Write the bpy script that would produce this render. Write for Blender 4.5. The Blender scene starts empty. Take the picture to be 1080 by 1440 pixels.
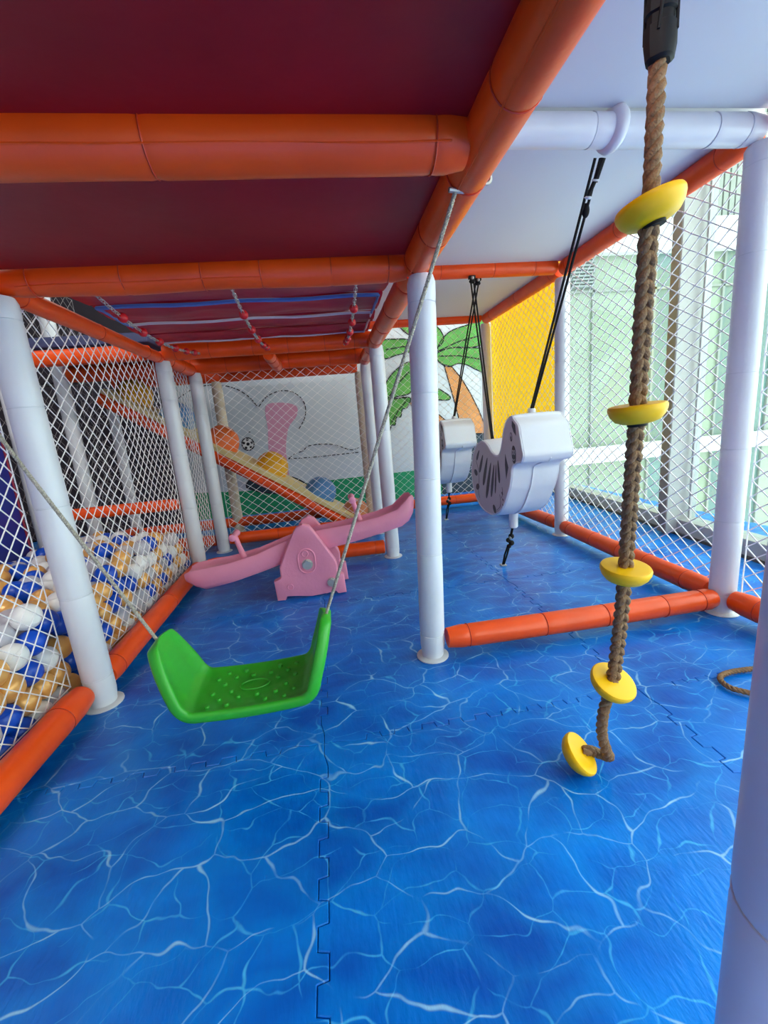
import bpy, math, random
import numpy as np
from mathutils import Vector, Matrix, noise
R = math.radians
random.seed(7)
SC = bpy.context.scene
COL = SC.collection

# ---------------------------------------------------------------- camera
F_PX, YAW, PITCH, ROLL = 587.26, 0.120065, 0.207087, -0.0853303
cy, sy, cp, sp = math.cos(YAW), math.sin(YAW), math.cos(PITCH), math.sin(PITCH)
fwd = Vector((sy*cp, cy*cp, -sp)); rt = Vector((cy, -sy, 0)); up = rt.cross(fwd)
r2 = math.cos(ROLL)*rt + math.sin(ROLL)*up
u2 = -math.sin(ROLL)*rt + math.cos(ROLL)*up
cam = bpy.data.cameras.new('camera'); cam.sensor_fit = 'HORIZONTAL'; cam.sensor_width = 36
cam.lens = F_PX/1080*36; cam.clip_start = 0.02; cam.clip_end = 200
camo = bpy.data.objects.new('camera', cam); COL.objects.link(camo)
camo.matrix_world = Matrix(((r2.x, u2.x, -fwd.x, 0), (r2.y, u2.y, -fwd.y, 0), (r2.z, u2.z, -fwd.z, 0.84), (0, 0, 0, 1)))
SC.camera = camo

# ---------------------------------------------------------------- light
w = bpy.data.worlds.new('sky'); SC.world = w; w.use_nodes = True
bg = w.node_tree.nodes['Background']; bg.inputs[0].default_value = (1.0, 0.99, 0.97, 1); bg.inputs[1].default_value = 3.1
def area(name, loc, rot, sx, sy_, power, col=(1, 1, 1)):
    l = bpy.data.lights.new(name, 'AREA'); l.shape = 'RECTANGLE'; l.size = sx; l.size_y = sy_; l.energy = power; l.color = col
    o = bpy.data.objects.new(name, l); COL.objects.link(o); o.location = loc; o.rotation_euler = rot; return o
area('fill_light', (-1.2, -1.6, 3.1), (0, 0, 0), 2.2, 1.4, 62, (1, 0.95, 0.88))  # added fill lights under the ceiling, unseen, to brighten the interior
area('fill_light', (1.0, -1.6, 3.1), (0, 0, 0), 1.6, 1.4, 75, (1, 0.97, 0.93))
area('fill_light', (-2.4, 1.6, 3.1), (0, 0, 0), 1.0, 2.0, 6, (1, 0.93, 0.85))
area('fill_light', (0.2, 4.15, 3.1), (0, 0, 0), 2.6, 0.6, 15, (1, 0.95, 0.9))
SC.view_settings.view_transform = 'Standard'; SC.view_settings.look = 'None'
SC.view_settings.gamma = 1.0; SC.view_settings.use_curve_mapping = False
SC.view_settings.exposure = 0.95

# ---------------------------------------------------------------- materials
def s2l(c):
    return tuple(((v/255)/12.92 if v/255 <= 0.04045 else ((v/255+0.055)/1.055)**2.4) for v in c)
def mat(name, rgb, rough=0.5, spec=0.5, var=0.0, vscale=6, bump=0.0, bscale=30, coat=0, metal=0, trans=0, alpha=1, rgb2=None, sub=0):
    m = bpy.data.materials.new(name); m.use_nodes = True; nt = m.node_tree; b = nt.nodes['Principled BSDF']
    c = s2l(rgb); b.inputs['Base Color'].default_value = (*c, 1)
    b.inputs['Roughness'].default_value = rough; b.inputs['Specular IOR Level'].default_value = spec
    b.inputs['Metallic'].default_value = metal; b.inputs['Coat Weight'].default_value = coat
    b.inputs['Transmission Weight'].default_value = trans; b.inputs['Alpha'].default_value = alpha
    b.inputs['Coat Roughness'].default_value = 0.15
    if sub: b.inputs['Subsurface Weight'].default_value = sub; b.inputs['Subsurface Radius'].default_value = (0.02, 0.02, 0.02)
    tc = nt.nodes.new('ShaderNodeTexCoord')
    if var or rgb2:
        n = nt.nodes.new('ShaderNodeTexNoise'); n.inputs['Scale'].default_value = vscale; n.inputs['Detail'].default_value = 3
        nt.links.new(tc.outputs['Object'], n.inputs['Vector'])
        r = nt.nodes.new('ShaderNodeValToRGB'); nt.links.new(n.outputs[0], r.inputs[0])
        d = s2l(rgb2) if rgb2 else tuple(v*(1-var) for v in c)
        r.color_ramp.elements[0].position = 0.35; r.color_ramp.elements[0].color = (*d, 1)
        r.color_ramp.elements[1].position = 0.65; r.color_ramp.elements[1].color = (*[min(1, v*(1+var*0.4)) for v in c], 1)
        nt.links.new(r.outputs[0], b.inputs['Base Color'])
    if bump:
        n2 = nt.nodes.new('ShaderNodeTexNoise'); n2.inputs['Scale'].default_value = bscale; n2.inputs['Detail'].default_value = 4
        nt.links.new(tc.outputs['Object'], n2.inputs['Vector'])
        bp = nt.nodes.new('ShaderNodeBump'); bp.inputs['Strength'].default_value = bump; bp.inputs['Distance'].default_value = 0.01
        nt.links.new(n2.outputs[0], bp.inputs['Height']); nt.links.new(bp.outputs[0], b.inputs['Normal'])
    return m
M = dict(
    orange=mat('orange_vinyl', (253, 84, 14), 0.34, 0.45, 0.1, 5, 0.25, 14),
    tie_orange=mat('tie_orange', (204, 52, 18), 0.45),
    white_foam=mat('white_vinyl', (226, 226, 232), 0.3, 0.5, 0.04, 6, 0.18, 12),
    cream_foam=mat('cream_vinyl', (226, 208, 184), 0.4, 0.5, 0.05),
    tie_white=mat('tie_white', (214, 216, 222), 0.4),
    maroon=mat('maroon_vinyl', (164, 12, 30), 0.5, 0.4, 0.12, 4, 0.3, 7),
    maroon2=mat('maroon_sheet', (190, 24, 60), 0.45, 0.45, 0.15, 5, 0.5, 9),
    white_pad=mat('white_pad', (226, 228, 234), 0.55, 0.3, 0.02, 2, 0.1, 5),
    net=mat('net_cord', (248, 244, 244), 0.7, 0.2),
    net_shaded=mat('net_cord_shaded', (168, 160, 160), 0.7, 0.2),  # white cord with the shade of the far nets put into its colour
    green=mat('green_plastic', (52, 176, 44), 0.38, 0.5, 0.05, 8, 0.1, 60),
    pink=mat('pink_plastic', (244, 150, 178), 0.42, 0.45, 0.05, 5, 0.12, 70),
    pink2=mat('pink_plastic_beam', (238, 146, 174), 0.4, 0.45, 0.05, 5, 0.12, 70),
    yellow=mat('yellow_plastic', (255, 196, 6), 0.42, 0.35, 0.04),
    rope=mat('brown_rope', (146, 112, 78), 0.6, 0.3, 0.3, 90, 0.5, 300),
    rope_light=mat('grey_rope', (200, 190, 172), 0.75, 0.2, 0.3, 160, 0.7, 300),
    black=mat('black_plastic', (26, 26, 28), 0.6, 0.25),
    cord=mat('black_cord', (34, 30, 30), 0.8, 0.2),
    steel=mat('steel', (196, 194, 188), 0.38, 0.5, metal=0.7),
    zebra=mat('zebra_vinyl', (232, 232, 236), 0.42, 0.5, 0.02, 6, 0.15, 16),
    zebra_side=mat('zebra_side_print', (206, 200, 202), 0.5, 0.3, 0.03),
    stripe=mat('zebra_stripe', (74, 70, 76), 0.5),
    blue_ball=mat('blue_ball', (4, 76, 196), 0.35, 0.5, 0.05, 20),
    white_ball=mat('white_ball', (236, 234, 232), 0.35, 0.5),
    gold_ball=mat('gold_ball', (238, 176, 96), 0.28, 0.7, 0.08, 20, metal=0.2),
    clear_ball=mat('clear_ball', (216, 214, 224), 0.3, 0.5, alpha=0.62),
    blue_panel=mat('blue_vinyl', (26, 44, 150), 0.45, 0.5, 0.05),
    red_piping=mat('red_piping', (150, 30, 60), 0.5),
    navy=mat('navy_edge', (60, 66, 104), 0.6),
    cream_board=mat('cream_board', (236, 212, 150), 0.5, 0.4, 0.06),
    dome_orange=mat('dome_orange', (250, 122, 60), 0.45, 0.4, 0.05),
    dome_yellow=mat('dome_yellow', (244, 176, 30), 0.45, 0.4, 0.05),
    dome_blue=mat('dome_blue', (92, 146, 206), 0.45, 0.4, 0.05),
    dome_tan=mat('dome_tan', (214, 128, 84), 0.45, 0.4, 0.05),
    dark_wall=mat('dark_wall', (62, 56, 64), 0.8, 0.2, 0.1),
    room_white=mat('room_white', (196, 194, 196), 0.8, 0.2, 0.03),
    room_grey=mat('room_grey', (120, 116, 118), 0.8, 0.2, 0.03),
    mural=mat('mural_ground', (206, 212, 220), 0.75, 0.2, 0.02, 1.5),
    mural_green=mat('mural_green', (44, 156, 106), 0.75, 0.2, 0.08, 5),
    leaf=mat('mural_leaf', (100, 166, 84), 0.75, 0.2, 0.25, 3),
    trunk=mat('mural_trunk', (214, 146, 92), 0.75, 0.2, 0.15, 4),
    ink=mat('mural_ink', (48, 46, 52), 0.8, 0.1),
    mural_pink=mat('mural_pink', (226, 160, 188), 0.75, 0.2),
    mural_white=mat('mural_white', (240, 240, 240), 0.75, 0.2),
    mural_dark=mat('mural_dark', (52, 66, 78), 0.75, 0.2),
    yellow_panel=mat('yellow_panel', (255, 206, 24), 0.6, 0.3, 0.05, 3),
    slab=mat('subfloor', (20, 26, 50), 0.9, 0.1),
    frame=mat('window_frame', (160, 162, 160), 0.4, 0.5, 0.03),
    frame_dark=mat('window_gasket', (70, 70, 74), 0.6),
    frame_taupe=mat('window_taupe', (112, 104, 100), 0.5),
    f_white=mat('facade_white', (176, 178, 178), 0.6, 0.3),
    f_green=mat('facade_green', (106, 118, 102), 0.35, 0.5, 0.15, 0.8),
    f_teal=mat('facade_teal', (66, 92, 90), 0.3, 0.5, 0.2, 0.9),
    f_grey=mat('facade_grey', (96, 104, 104), 0.5, 0.4),
    f_rib=mat('facade_rib', (112, 116, 112), 0.6, 0.3),
    red_bead=mat('red_bead', (206, 26, 36), 0.4, 0.5, 0.05),
    blue_tape=mat('blue_tape', (86, 126, 196), 0.5),
    pale_tape=mat('pale_tape', (222, 208, 216), 0.5),
)
def glass_mat():
    m = bpy.data.materials.new('window_glass'); m.use_nodes = True; nt = m.node_tree; nt.nodes.clear()
    o = nt.nodes.new('ShaderNodeOutputMaterial'); t = nt.nodes.new('ShaderNodeBsdfTransparent'); t.inputs[0].default_value = (0.84, 0.95, 0.92, 1)
    g = nt.nodes.new('ShaderNodeBsdfGlossy'); g.inputs['Roughness'].default_value = 0.02
    lw = nt.nodes.new('ShaderNodeLayerWeight'); lw.inputs[0].default_value = 0.5
    pw = nt.nodes.new('ShaderNodeMath'); pw.operation = 'POWER'; pw.inputs[1].default_value = 5.0; nt.links.new(lw.outputs['Facing'], pw.inputs[0])
    fr = nt.nodes.new('ShaderNodeMath'); fr.operation = 'MULTIPLY_ADD'; fr.inputs[1].default_value = 0.9; fr.inputs[2].default_value = 0.035; nt.links.new(pw.outputs[0], fr.inputs[0])
    mx = nt.nodes.new('ShaderNodeMixShader'); nt.links.new(fr.outputs[0], mx.inputs[0]); nt.links.new(t.outputs[0], mx.inputs[1]); nt.links.new(g.outputs[0], mx.inputs[2])
    nt.links.new(mx.outputs[0], o.inputs[0]); return m
M['glass'] = glass_mat()
def water_mat():
    m = bpy.data.materials.new('water_print'); m.use_nodes = True; nt = m.node_tree; b = nt.nodes['Principled BSDF']; N = nt.nodes.new; K = nt.links.new
    geo = N('ShaderNodeNewGeometry')
    def warp(scale, amt, off):
        mp = N('ShaderNodeMapping'); mp.inputs['Location'].default_value = off; K(geo.outputs['Position'], mp.inputs['Vector'])
        n = N('ShaderNodeTexNoise'); n.inputs['Scale'].default_value = scale; n.inputs['Detail'].default_value = 2.5; K(mp.outputs[0], n.inputs['Vector'])
        s = N('ShaderNodeVectorMath'); s.operation = 'SUBTRACT'; s.inputs[1].default_value = (0.5, 0.5, 0.5); K(n.outputs['Color'], s.inputs[0])
        k = N('ShaderNodeVectorMath'); k.operation = 'SCALE'; k.inputs['Scale'].default_value = amt; K(s.outputs[0], k.inputs[0])
        a = N('ShaderNodeVectorMath'); a.operation = 'ADD'; K(mp.outputs[0], a.inputs[0]); K(k.outputs[0], a.inputs[1])
        f = N('ShaderNodeVectorMath'); f.operation = 'MULTIPLY'; f.inputs[1].default_value = (0.70, 1.12, 0); K(a.outputs[0], f.inputs[0])
        return f.outputs[0], n.outputs[0]
    def lines(scale, wscale, amt, off, width, mscale, m0, m1, rnd=1.0):
        v, _ = warp(wscale, amt, off)
        vo = N('ShaderNodeTexVoronoi'); vo.voronoi_dimensions = '2D'; vo.feature = 'DISTANCE_TO_EDGE'; vo.inputs['Scale'].default_value = scale; vo.inputs['Randomness'].default_value = rnd; K(v, vo.inputs['Vector'])
        n = N('ShaderNodeTexNoise'); n.inputs['Scale'].default_value = mscale; n.inputs['Detail'].default_value = 2
        mp = N('ShaderNodeMapping'); mp.inputs['Location'].default_value = (off[1]*2, off[0]*3, 0); K(geo.outputs['Position'], mp.inputs['Vector']); K(mp.outputs[0], n.inputs['Vector'])
        mr = N('ShaderNodeMapRange'); mr.interpolation_type = 'SMOOTHSTEP'; mr.inputs['From Min'].default_value = m0; mr.inputs['From Max'].default_value = m1; mr.inputs['To Min'].default_value = 0.02; mr.inputs['To Max'].default_value = width; K(n.outputs[0], mr.inputs['Value'])
        d = N('ShaderNodeMath'); d.operation = 'DIVIDE'; K(vo.outputs['Distance'], d.inputs[0]); K(mr.outputs[0], d.inputs[1])
        o = N('ShaderNodeMapRange'); o.interpolation_type = 'SMOOTHERSTEP'; o.inputs['From Min'].default_value = 0.0; o.inputs['From Max'].default_value = 1.0; o.inputs['To Min'].default_value = 1; o.inputs['To Max'].default_value = 0; K(d.outputs[0], o.inputs['Value'])
        # strength follows the width noise
        st = N('ShaderNodeMapRange'); st.inputs['From Min'].default_value = m0-0.08; st.inputs['From Max'].default_value = m1; K(n.outputs[0], st.inputs['Value'])
        p = N('ShaderNodeMath'); p.operation = 'MULTIPLY'; K(o.outputs[0], p.inputs[0]); K(st.outputs[0], p.inputs[1])
        return p.outputs[0], vo.outputs['Distance']
    l1, d1 = lines(8.6, 5.0, 0.19, (3.1, 7.7, 0), 0.046, 10.0, 0.44, 0.78)
    l2, d2 = lines(12.0, 6.5, 0.16, (11.3, 2.9, 0), 0.050, 15.0, 0.42, 0.76)
    base = N('ShaderNodeTexNoise'); base.inputs['Scale'].default_value = 4.5; base.inputs['Detail'].default_value = 3; v, _ = warp(2, 0.3, (5, 5, 0)); K(v, base.inputs['Vector'])
    rp = N('ShaderNodeValToRGB'); K(base.outputs[0], rp.inputs[0])
    rp.color_ramp.elements[0].position = 0.36; rp.color_ramp.elements[0].color = (*s2l((0, 84, 184)), 1)
    rp.color_ramp.elements[1].position = 0.66; rp.color_ramp.elements[1].color = (*s2l((0, 124, 226)), 1)
    glow = N('ShaderNodeMapRange'); glow.interpolation_type = 'SMOOTHSTEP'; glow.inputs['From Max'].default_value = 0.3; glow.inputs['To Min'].default_value = 0.22; glow.inputs['To Max'].default_value = 0; K(d1, glow.inputs['Value'])
    m1 = N('ShaderNodeMixRGB'); K(glow.outputs[0], m1.inputs[0]); K(rp.outputs[0], m1.inputs[1]); m1.inputs[2].default_value = (*s2l((0, 150, 236)), 1)
    m2 = N('ShaderNodeMixRGB'); K(l2, m2.inputs[0]); K(m1.outputs[0], m2.inputs[1]); m2.inputs[2].default_value = (*s2l((70, 176, 234)), 1)
    m3 = N('ShaderNodeMixRGB'); K(l1, m3.inputs[0]); K(m2.outputs[0], m3.inputs[1]); m3.inputs[2].default_value = (*s2l((164, 216, 244)), 1)
    K(m3.outputs[0], b.inputs['Base Color'])
    b.inputs['Roughness'].default_value = 0.28; b.inputs['Specular IOR Level'].default_value = 0.32
    bn = N('ShaderNodeTexNoise'); bn.inputs['Scale'].default_value = 90; bn.inputs['Detail'].default_value = 3
    mp = N('ShaderNodeMapping'); mp.inputs['Scale'].default_value = (1, 0.35, 1); K(geo.outputs['Position'], mp.inputs['Vector']); K(mp.outputs[0], bn.inputs['Vector'])
    bp = N('ShaderNodeBump'); bp.inputs['Strength'].default_value = 0.3; bp.inputs['Distance'].default_value = 0.004; K(bn.outputs[0], bp.inputs['Height']); K(bp.outputs[0], b.inputs['Normal'])
    return m
M['water'] = water_mat()
def cloth_mat():
    m = bpy.data.materials.new('yellow_cloth'); m.use_nodes = True; nt = m.node_tree; nt.nodes.clear()
    o = nt.nodes.new('ShaderNodeOutputMaterial'); d = nt.nodes.new('ShaderNodeBsdfDiffuse'); t = nt.nodes.new('ShaderNodeBsdfTranslucent')
    mx = nt.nodes.new('ShaderNodeMixShader'); mx.inputs[0].default_value = 0.55
    n = nt.nodes.new('ShaderNodeTexNoise'); n.inputs['Scale'].default_value = 3.0; r = nt.nodes.new('ShaderNodeValToRGB'); nt.links.new(n.outputs[0], r.inputs[0])
    r.color_ramp.elements[0].color = (*s2l((255, 222, 70)), 1); r.color_ramp.elements[1].color = (*s2l((255, 230, 100)), 1)
    for q in (d, t): nt.links.new(r.outputs[0], q.inputs[0])
    nt.links.new(d.outputs[0], mx.inputs[1]); nt.links.new(t.outputs[0], mx.inputs[2]); nt.links.new(mx.outputs[0], o.inputs[0]); return m
M['yellow_panel'] = cloth_mat()

# ---------------------------------------------------------------- mesh helpers
class G:
    """collects geometry, then links it as one mesh object"""
    def __init__(s): s.v = []; s.f = []
    def add(s, v, f):
        n = len(s.v); s.v += [tuple(p) for p in v]; s.f += [tuple(i+n for i in q) for q in f]; return s
    def box(s, a, b, bev=0.0):
        x0, y0, z0 = a; x1, y1, z1 = b
        if bev <= 0:
            v = [(x, y, z) for z in (z0, z1) for y in (y0, y1) for x in (x0, x1)]
            return s.add(v, [(0, 2, 3, 1), (4, 5, 7, 6), (0, 1, 5, 4), (2, 6, 7, 3), (0, 4, 6, 2), (1, 3, 7, 5)])
        e = bev; k = 3; prof = []
        for i in range(k+1):
            t = i/k*math.pi/2; prof.append((e*(1-math.sin(t)), z0+e*(1-math.cos(t))))
        prof = prof + [(q, z1-(zz-z0)) for q, zz in reversed(prof)]
        rings = []
        for ins, zz in prof:
            ring = []
            for (cx, cyy, a0) in ((x1-e, y1-e, 0), (x0+e, y1-e, 90), (x0+e, y0+e, 180), (x1-e, y0+e, 270)):
                for j in range(4):
                    t = R(a0+30*j); rr = e-ins
                    ring.append((cx+rr*math.cos(t), cyy+rr*math.sin(t), zz))
            rings.append(ring)
        return s.loft(rings, True, True)
    def loft(s, rings, cap0=False, cap1=False, closed=True):
        n = len(rings[0]); v = [p for r in rings for p in r]; f = []
        for i in range(len(rings)-1):
            for j in range(n if closed else n-1):
                f.append((i*n+j, i*n+(j+1) % n, (i+1)*n+(j+1) % n, (i+1)*n+j))
        if cap0: f.append(tuple(reversed(range(n))))
        if cap1: f.append(tuple(range((len(rings)-1)*n, len(rings)*n)))
        return s.add(v, f)
    def tube(s, path, r, seg=8, caps=True, up=Vector((0, 0, 1)), phase=0.0):
        P = [Vector(p) for p in path]; rr = r if isinstance(r, (list, tuple)) else [r]*len(P)
        t0 = (P[1]-P[0]).normalized(); ref = up if abs(t0.dot(up)) < 0.9 else Vector((0, 1, 0))
        nrm = (ref - t0*ref.dot(t0)).normalized(); rings = []
        for i, p in enumerate(P):
            t = (P[min(i+1, len(P)-1)]-P[max(i-1, 0)]).normalized()
            nrm = (nrm - t*nrm.dot(t)).normalized(); bn = t.cross(nrm)
            rings.append([p+(nrm*math.cos(a)+bn*math.sin(a))*rr[i] for a in [2*math.pi*j/seg+phase for j in range(seg)]])
        return s.loft(rings, caps, caps)
    def lathe(s, prof, seg=24, mtx=None):
        rings = [[Vector((r*math.cos(2*math.pi*j/seg), r*math.sin(2*math.pi*j/seg), z)) for j in range(seg)] for r, z in prof]
        if mtx is not None: rings = [[mtx @ p for p in r] for r in rings]
        return s.loft(rings, True, True)
    def torus(s, c, ax, R0, r, seg=20, rs=6, sx=1.0):
        ax = Vector(ax).normalized(); ref = Vector((0, 0, 1)) if abs(ax.z) < 0.9 else Vector((1, 0, 0))
        a = (ref-ax*ref.dot(ax)).normalized(); b = ax.cross(a); c = Vector(c); rings = []
        for i in range(seg):
            t = 2*math.pi*i/seg; d = a*math.cos(t)+b*math.sin(t); cc = c+a*math.cos(t)*R0*sx+b*math.sin(t)*R0
            rings.append([cc+(d*math.cos(q)+ax*math.sin(q))*r for q in [2*math.pi*j/rs for j in range(rs)]])
        rings.append(rings[0]); return s.loft(rings)
    def sphere(s, c, r, seg=16, rings=10, sc=(1, 1, 1), mtx=None):
        prof = []
        for i in range(rings+1):
            t = math.pi*i/rings; prof.append((max(1e-5, r*math.sin(t)), -r*math.cos(t)))
        c = Vector(c); rg = [[c+(mtx @ Vector((a*math.cos(2*math.pi*j/seg)*sc[0], a*math.sin(2*math.pi*j/seg)*sc[1], z*sc[2])) if mtx else Vector((a*math.cos(2*math.pi*j/seg)*sc[0], a*math.sin(2*math.pi*j/seg)*sc[1], z*sc[2]))) for j in range(seg)] for a, z in prof]
        return s.loft(rg, True, True)
    def prism(s, poly, fn0, fn1):
        """extrude a 2D polygon between two mappings (u,v)->point"""
        return s.loft([[fn0(*p) for p in poly], [fn1(*p) for p in poly]], True, True)
    def obj(s, name, m, parent=None, smooth=True, ang=40):
        me = bpy.data.meshes.new(name); me.from_pydata([tuple(v) for v in s.v], [], s.f); me.update()
        import bmesh
        bm = bmesh.new(); bm.from_mesh(me); bmesh.ops.recalc_face_normals(bm, faces=bm.faces); bm.to_mesh(me); bm.free()
        me.materials.append(M[m] if isinstance(m, str) else m)
        if smooth:
            me.polygons.foreach_set('use_smooth', [True]*len(me.polygons)); me.set_sharp_from_angle(angle=R(ang))
        o = bpy.data.objects.new(name, me); COL.objects.link(o)
        if parent: o.parent = parent
        return o
def tag(o, label, cat, group=None, kind=None):
    o['label'] = label; o['category'] = cat
    if group: o['group'] = group
    if kind: o['kind'] = kind
    return o
def empty(name, label, cat, loc=(0, 0, 0), group=None):
    o = bpy.data.objects.new(name, None); COL.objects.link(o); o.location = loc; o.empty_display_size = 0.05
    return tag(o, label, cat, group)
def struct(o): o['kind'] = 'structure'; return o
def inst(src, name, parent, mw):
    o = bpy.data.objects.new(name, src.data); COL.objects.link(o); o.parent = parent; o.matrix_local = mw; return o
def catmull(P, n=8):
    P = [Vector(p) for p in P]; Q = [2*P[0]-P[1]]+P+[2*P[-1]-P[-2]]; out = []
    for i in range(1, len(Q)-2):
        for k in range(n):
            t = k/n; a, b, c, d = Q[i-1], Q[i], Q[i+1], Q[i+2]
            out.append(0.5*((2*b)+(c-a)*t+(2*a-5*b+4*c-d)*t*t+(3*b-3*c+d-a)*t**3))
    out.append(P[-1]); return out
def smooth_poly(P, n=6):
    P = [Vector((p[0], p[1], 0)) for p in P]; L = len(P); out = []
    for i in range(L):
        a, b, c, d = P[i-1], P[i], P[(i+1) % L], P[(i+2) % L]
        for k in range(n):
            t = k/n; q = 0.5*((2*b)+(c-a)*t+(2*a-5*b+4*c-d)*t*t+(3*b-3*c+d-a)*t**3); out.append((q.x, q.y))
    return out

# ---------------------------------------------------------------- foam covered pipes
def foam(name, label, cat, p0, p1, r=0.0435, m='orange', tie='tie_orange', gap=0.30, group=None, flange=False, sag=0.0, seam=None, seed=0, wob=0.0018, tiew=0.0016):
    """a padded pipe: foam sleeve pinched by cable ties, origin at its base"""
    rnd = random.Random(seed+int(abs(p0[0]*97+p0[1]*31+p1[2]*13)*10))
    p0, p1 = Vector(p0), Vector(p1); L = (p1-p0).length; ax = (p1-p0).normalized()
    root = empty(name, label, cat, p0, group)
    ties = []; t = rnd.uniform(0.06, 0.12)
    while t < L-0.05: ties.append(t); t += gap*rnd.uniform(0.8, 1.2)
    if ties and L-ties[-1] > 0.16: ties.append(L-0.06)
    st = {0.0, L}
    for q in ties:
        for e in (-0.012, -0.005, 0, 0.005, 0.012): st.add(q+e)
    k = 0.0
    while k < L: st.add(k); k += 0.05
    st = sorted(x for x in st if 0 <= x <= L); S = [st[0]]
    for x in st[1:]:
        if x-S[-1] > 0.002: S.append(x)
    ref = Vector((0, 0, 1)) if abs(ax.z) < 0.9 else Vector((1, 0, 0))
    a = (ref-ax*ref.dot(ax)).normalized(); b = ax.cross(a); seg = 28; rings = []
    so = rnd.uniform(0, 50)
    for x in S:
        d = min([abs(x-q) for q in ties] or [1]); pin = 0.0016*max(0, 1-d/0.012) if d < 0.012 else 0
        end = min(x, L-x); er = 0.006*max(0, 1-end/0.006)
        c = ax*x + Vector((0, 0, -sag*4*(x/L)*(1-x/L))); ring = []
        for j in range(seg):
            q = 2*math.pi*j/seg; dd = a*math.cos(q)+b*math.sin(q)
            w_ = noise.noise(Vector((x*4+so, math.cos(q)*0.8, math.sin(q)*0.8)))*wob
            ring.append(c+dd*(r-pin-er+w_))
        rings.append(ring)
    G().loft(rings, True, True).obj('foam_sleeve', m, root)
    for q in ties:
        G().torus(ax*q+Vector((0, 0, -sag*4*(q/L)*(1-q/L))), ax, r-0.0005, tiew, 26, 5).obj('cable_tie', tie, root)
    if seam is not None:
        pts = []
        for x in S[1:-1]:
            q = R(seam)+0.12*noise.noise(Vector((x*3, so, 0))); pts.append(ax*x+(a*math.cos(q)+b*math.sin(q))*(r-0.0012)+Vector((0, 0, -sag*4*(x/L)*(1-x/L))))
        G().tube(pts, 0.0022, 6).obj('sleeve_seam', m, root)
    if flange:
        G().lathe([(r+0.014, 0.001), (r+0.014, 0.005), (r+0.008, 0.008), (r-0.004, 0.008)], 28).obj('base_flange', 'tie_white', root)
    return root
# ================================================================ SETTING
GX, GK = 2.105, 0.086            # glazing line: x = GX + GK*(y-1.745)
def gx(y): return GX+GK*(y-1.745)
fl = struct(G().box((-3.3, -3.5, -0.10), (2.75, 4.7, -0.013)).obj('floor', 'slab', smooth=False))
# interlocking foam mats, each its own piece with jigsaw edges
XS = [-0.097+0.939*k for k in range(-3, 4)]; YS = [1.012+0.94*k for k in range(-3, 5)]
def jig(a, b, horizontal, c):
    """points along a jigsaw edge from a to b at fixed coordinate c, corners left out"""
    n = 12; q = (b-a)/n; out = []; am = 0.0095
    for i in range(n):
        if i in (0, n-1): pts = ((0.5, 0),)
        else: pts = ((0.0, 0 if i == 1 else 1), (0.03, -1), (0.48, -1), (0.52, 1), (0.97, 1))
        if i == 1: pts = pts[1:]
        if 1 < i < n-1: pts = pts[1:]
        for t, o in pts:
            out.append((a+q*(i+t), c+am*o) if horizontal else (c+am*o, a+q*(i+t)))
    return out
def offset_poly(P, d):
    n = len(P); out = []
    for i in range(n):
        a, b, c = Vector(P[i-1]), Vector(P[i]), Vector(P[(i+1) % n])
        e1 = (b-a); e2 = (c-b)
        if e1.length < 1e-7 or e2.length < 1e-7: out.append(tuple(b)); continue
        n1 = Vector((-e1.y, e1.x)).normalized(); n2 = Vector((-e2.y, e2.x)).normalized(); m = (n1+n2)
        if m.length < 1e-4: out.append(tuple(b)); continue
        m = m.normalized(); k = d/max(0.4, m.dot(n1)); out.append((b.x+m.x*k, b.y+m.y*k))
    return out
for i in range(len(XS)-1):
    for j in range(len(YS)-1):
        x0, x1, y0, y1 = XS[i], XS[i+1], YS[j], YS[j+1]
        if y1 > 4.6: y1 = 4.59
        if y0 > 4.5: continue
        Q = [(x0, y0)]+jig(x0, x1, True, y0)+[(x1, y0)]+jig(y0, y1, False, x1)+[(x1, y1)]+list(reversed(jig(x0, x1, True, y1)))+[(x0, y1)]+list(reversed(jig(y0, y1, False, x0)))
        A = offset_poly(Q, 0.0007); B = offset_poly(Q, 0.0022)
        n = len(A); v = [(p[0], p[1], -0.012) for p in A]+[(p[0], p[1], -0.0016) for p in A]+[(p[0], p[1], 0.0) for p in B]
        f = [(k, (k+1) % n, n+(k+1) % n, n+k) for k in range(n)]+[(n+k, n+(k+1) % n, 2*n+(k+1) % n, 2*n+k) for k in range(n)]
        f.append(tuple(range(2*n, 3*n)))
        G().add(v, f).obj('mat_tile', 'water', fl, smooth=False)
# walls
wf = struct(G().box((-3.3, 4.6, -0.1), (2.75, 4.75, 3.2)).obj('wall_far', 'mural', smooth=False))
struct(G().box((-3.45, -3.5, -0.1), (-3.3, 4.75, 3.2)).obj('wall_left', 'dark_wall', smooth=False))
struct(G().box((-3.45, -3.65, -0.1), (1.9, -3.5, 3.2)).obj('wall_back', 'room_white', smooth=False))
struct(G().box((-3.45, -3.65, 3.2), (2.75, 4.75, 3.3)).obj('ceiling', 'room_grey', smooth=False))
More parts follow.
